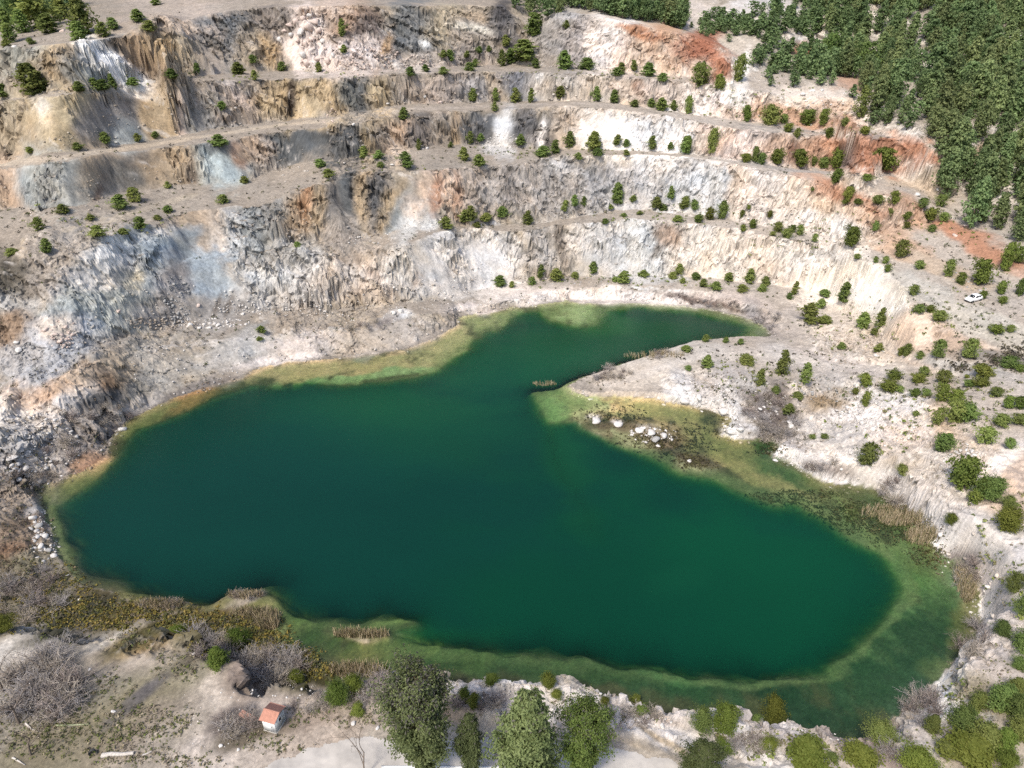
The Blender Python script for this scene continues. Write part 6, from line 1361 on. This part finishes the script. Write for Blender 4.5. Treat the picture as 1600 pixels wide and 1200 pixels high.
st = lay([(146,1180),(146.5,1176)], [.42, .34], "charred_stump", material("charred_wood", (.06, .06, .06), noise=.4), "dark charred stump at the left end of the log", "stump")

# ------------------------------------------------------------------ white car parked on the upper track
cz = gp(1520, 470)
fr_, re_ = at_z(1508.5, 471, cz[2]), at_z(1531, 466, cz[2])
car_dir = (fr_ - re_)[:2]; ca = math.atan2(car_dir[1], car_dir[0])
car = link("parked_car", None, None, (float(cz[0]), float(cz[1]), float(hgt(cz[0], cz[1])) + .02), ca)
tag(car, "white hatchback car parked on the sandy track at the right", "car")
M_paint = material("white_paint", (.80, .80, .81), rough=.3, spec=.5); M_glass = material("car_glass", (.015, .018, .02), rough=.08, spec=.6); M_tyre = material("tyre_rubber", (.02, .02, .02), rough=.9)
M_rim = material("wheel_rim", (.45, .46, .47), rough=.35, metallic=.8); M_lamp = material("head_lamp", (.7, .72, .74), rough=.1); M_tail = material("tail_lamp", (.35, .02, .02), rough=.2); M_trim = material("black_trim", (.03, .03, .03), rough=.6)
stn = [(-2.08, .42, .78, .70), (-2.02, .30, .95, .80), (-1.6, .24, .98, .86), (-.6, .22, .96, .88), (.5, .22, .94, .88), (1.1, .23, .90, .87), (1.7, .26, .80, .83), (2.0, .30, .68, .74), (2.1, .40, .58, .60)]
V, Fc = [], []
for x, z0, z1, w in stn:
    V += [(x, -w * .92, z0), (x, -w, (z0 + z1) * .52), (x, -w * .93, z1 - .03), (x, -w * .7, z1), (x, w * .7, z1), (x, w * .93, z1 - .03), (x, w, (z0 + z1) * .52), (x, w * .92, z0)]
for i in range(len(stn) - 1):
    for j in range(8):
        a, b = i * 8 + j, i * 8 + (j + 1) % 8; Fc.append([a, b, b + 8, a + 8])
Fc += [[7, 6, 5, 4, 3, 2, 1, 0], [(len(stn) - 1) * 8 + j for j in range(8)]]
body = link("body", poly_mesh("body", V, Fc, None, [M_paint], None, True), car)
cab = [(-1.98, .955, .74), (-1.45, 1.42, .60), (-.6, 1.50, .60), (.25, 1.46, .60), (1.0, .915, .76)]
V, Fc = [], []
for x, z1, w in cab: V += [(x, -w, z1), (x, -w * .9, z1 + .02), (x, w * .9, z1 + .02), (x, w, z1)]
for x in (-1.98, 1.0): V += [(x, -.80, .93), (x, .80, .93)]
for i in range(4):
    for j in range(3): a = i * 4 + j; Fc.append([a, a + 1, a + 5, a + 4])
Fc += [[0, 4, 8, 12, 16, 22, 20], [3, 21, 23, 19, 15, 11, 7]]
link("cabin", poly_mesh("cabin", V, Fc, None, [M_paint]), car)
def pane(nm, q, push):
    q = np.array(q, float); n = np.cross(q[1] - q[0], q[3] - q[0]); n /= np.linalg.norm(n); o_ = q + n * push; i_ = q - n * .01
    V = np.concatenate([i_, o_]); return link(nm, poly_mesh(nm, V, [[3, 2, 1, 0], [4, 5, 6, 7]] + [[j, (j + 1) % 4, 4 + (j + 1) % 4, 4 + j] for j in range(4)], None, [M_glass]), car)
pane("windscreen", [(.92, -.62, .99), (.92, .62, .99), (.34, .50, 1.43), (.34, -.50, 1.43)], .03)
pane("rear_window", [(-1.90, .60, 1.05), (-1.90, -.60, 1.05), (-1.52, -.50, 1.39), (-1.52, .50, 1.39)], .03)
for s in (-1, 1):
    for q in ([(-.52, .735, 1.0), (.62, .755, .99), (.22, .625, 1.38), (-.52, .625, 1.42)], [(-1.55, .725, 1.02), (-.62, .735, 1.0), (-.62, .625, 1.42), (-1.38, .625, 1.37)]):
        qq = [(x, s * y, z_) for x, y, z_ in q]
        pane("side_window", qq if s < 0 else qq[::-1], .03)
    mr_ = boxes("door_mirror", [((.55, s * .86 - .08, .95), (.68, s * .86 + .08, 1.08))], M_paint, car, .02)
    boxes("headlight", [((1.86, s * .60 - .14, .60), (2.06, s * .60 + .14, .72))], M_lamp, car, .03)
    boxes("tail_light", [((-2.09, s * .64 - .12, .72), (-1.98, s * .64 + .12, .92))], M_tail, car, .03)
boxes("bumper", [((2.03, -.62, .30), (2.13, .62, .44))], M_trim, car, .02)
def ring_mesh(nm, r0, r1, hw, mat, n=18):
    V, Fc = [], []
    for i in range(n):
        t = i / n * 2 * math.pi; c_, s_ = math.cos(t), math.sin(t)
        V += [(c_ * r0, -hw, s_ * r0), (c_ * r1, -hw, s_ * r1), (c_ * r1, hw, s_ * r1), (c_ * r0, hw, s_ * r0)]
    for i in range(n):
        a, b = i * 4, ((i + 1) % n) * 4
        Fc += [[a + j, b + j, b + (j + 1) % 4, a + (j + 1) % 4] for j in range(4)]
    return poly_mesh(nm, V, Fc, None, [mat])
ty_m, ri_m = ring_mesh("tyre", .20, .32, .10, M_tyre), ring_mesh("rim", .02, .205, .08, M_rim)
for x in (-1.28, 1.32):
    for s in (-1, 1):
        wl = link("wheel", None, car, (x, s * .80, .31)); link("tyre", ty_m, wl); link("rim", ri_m, wl)
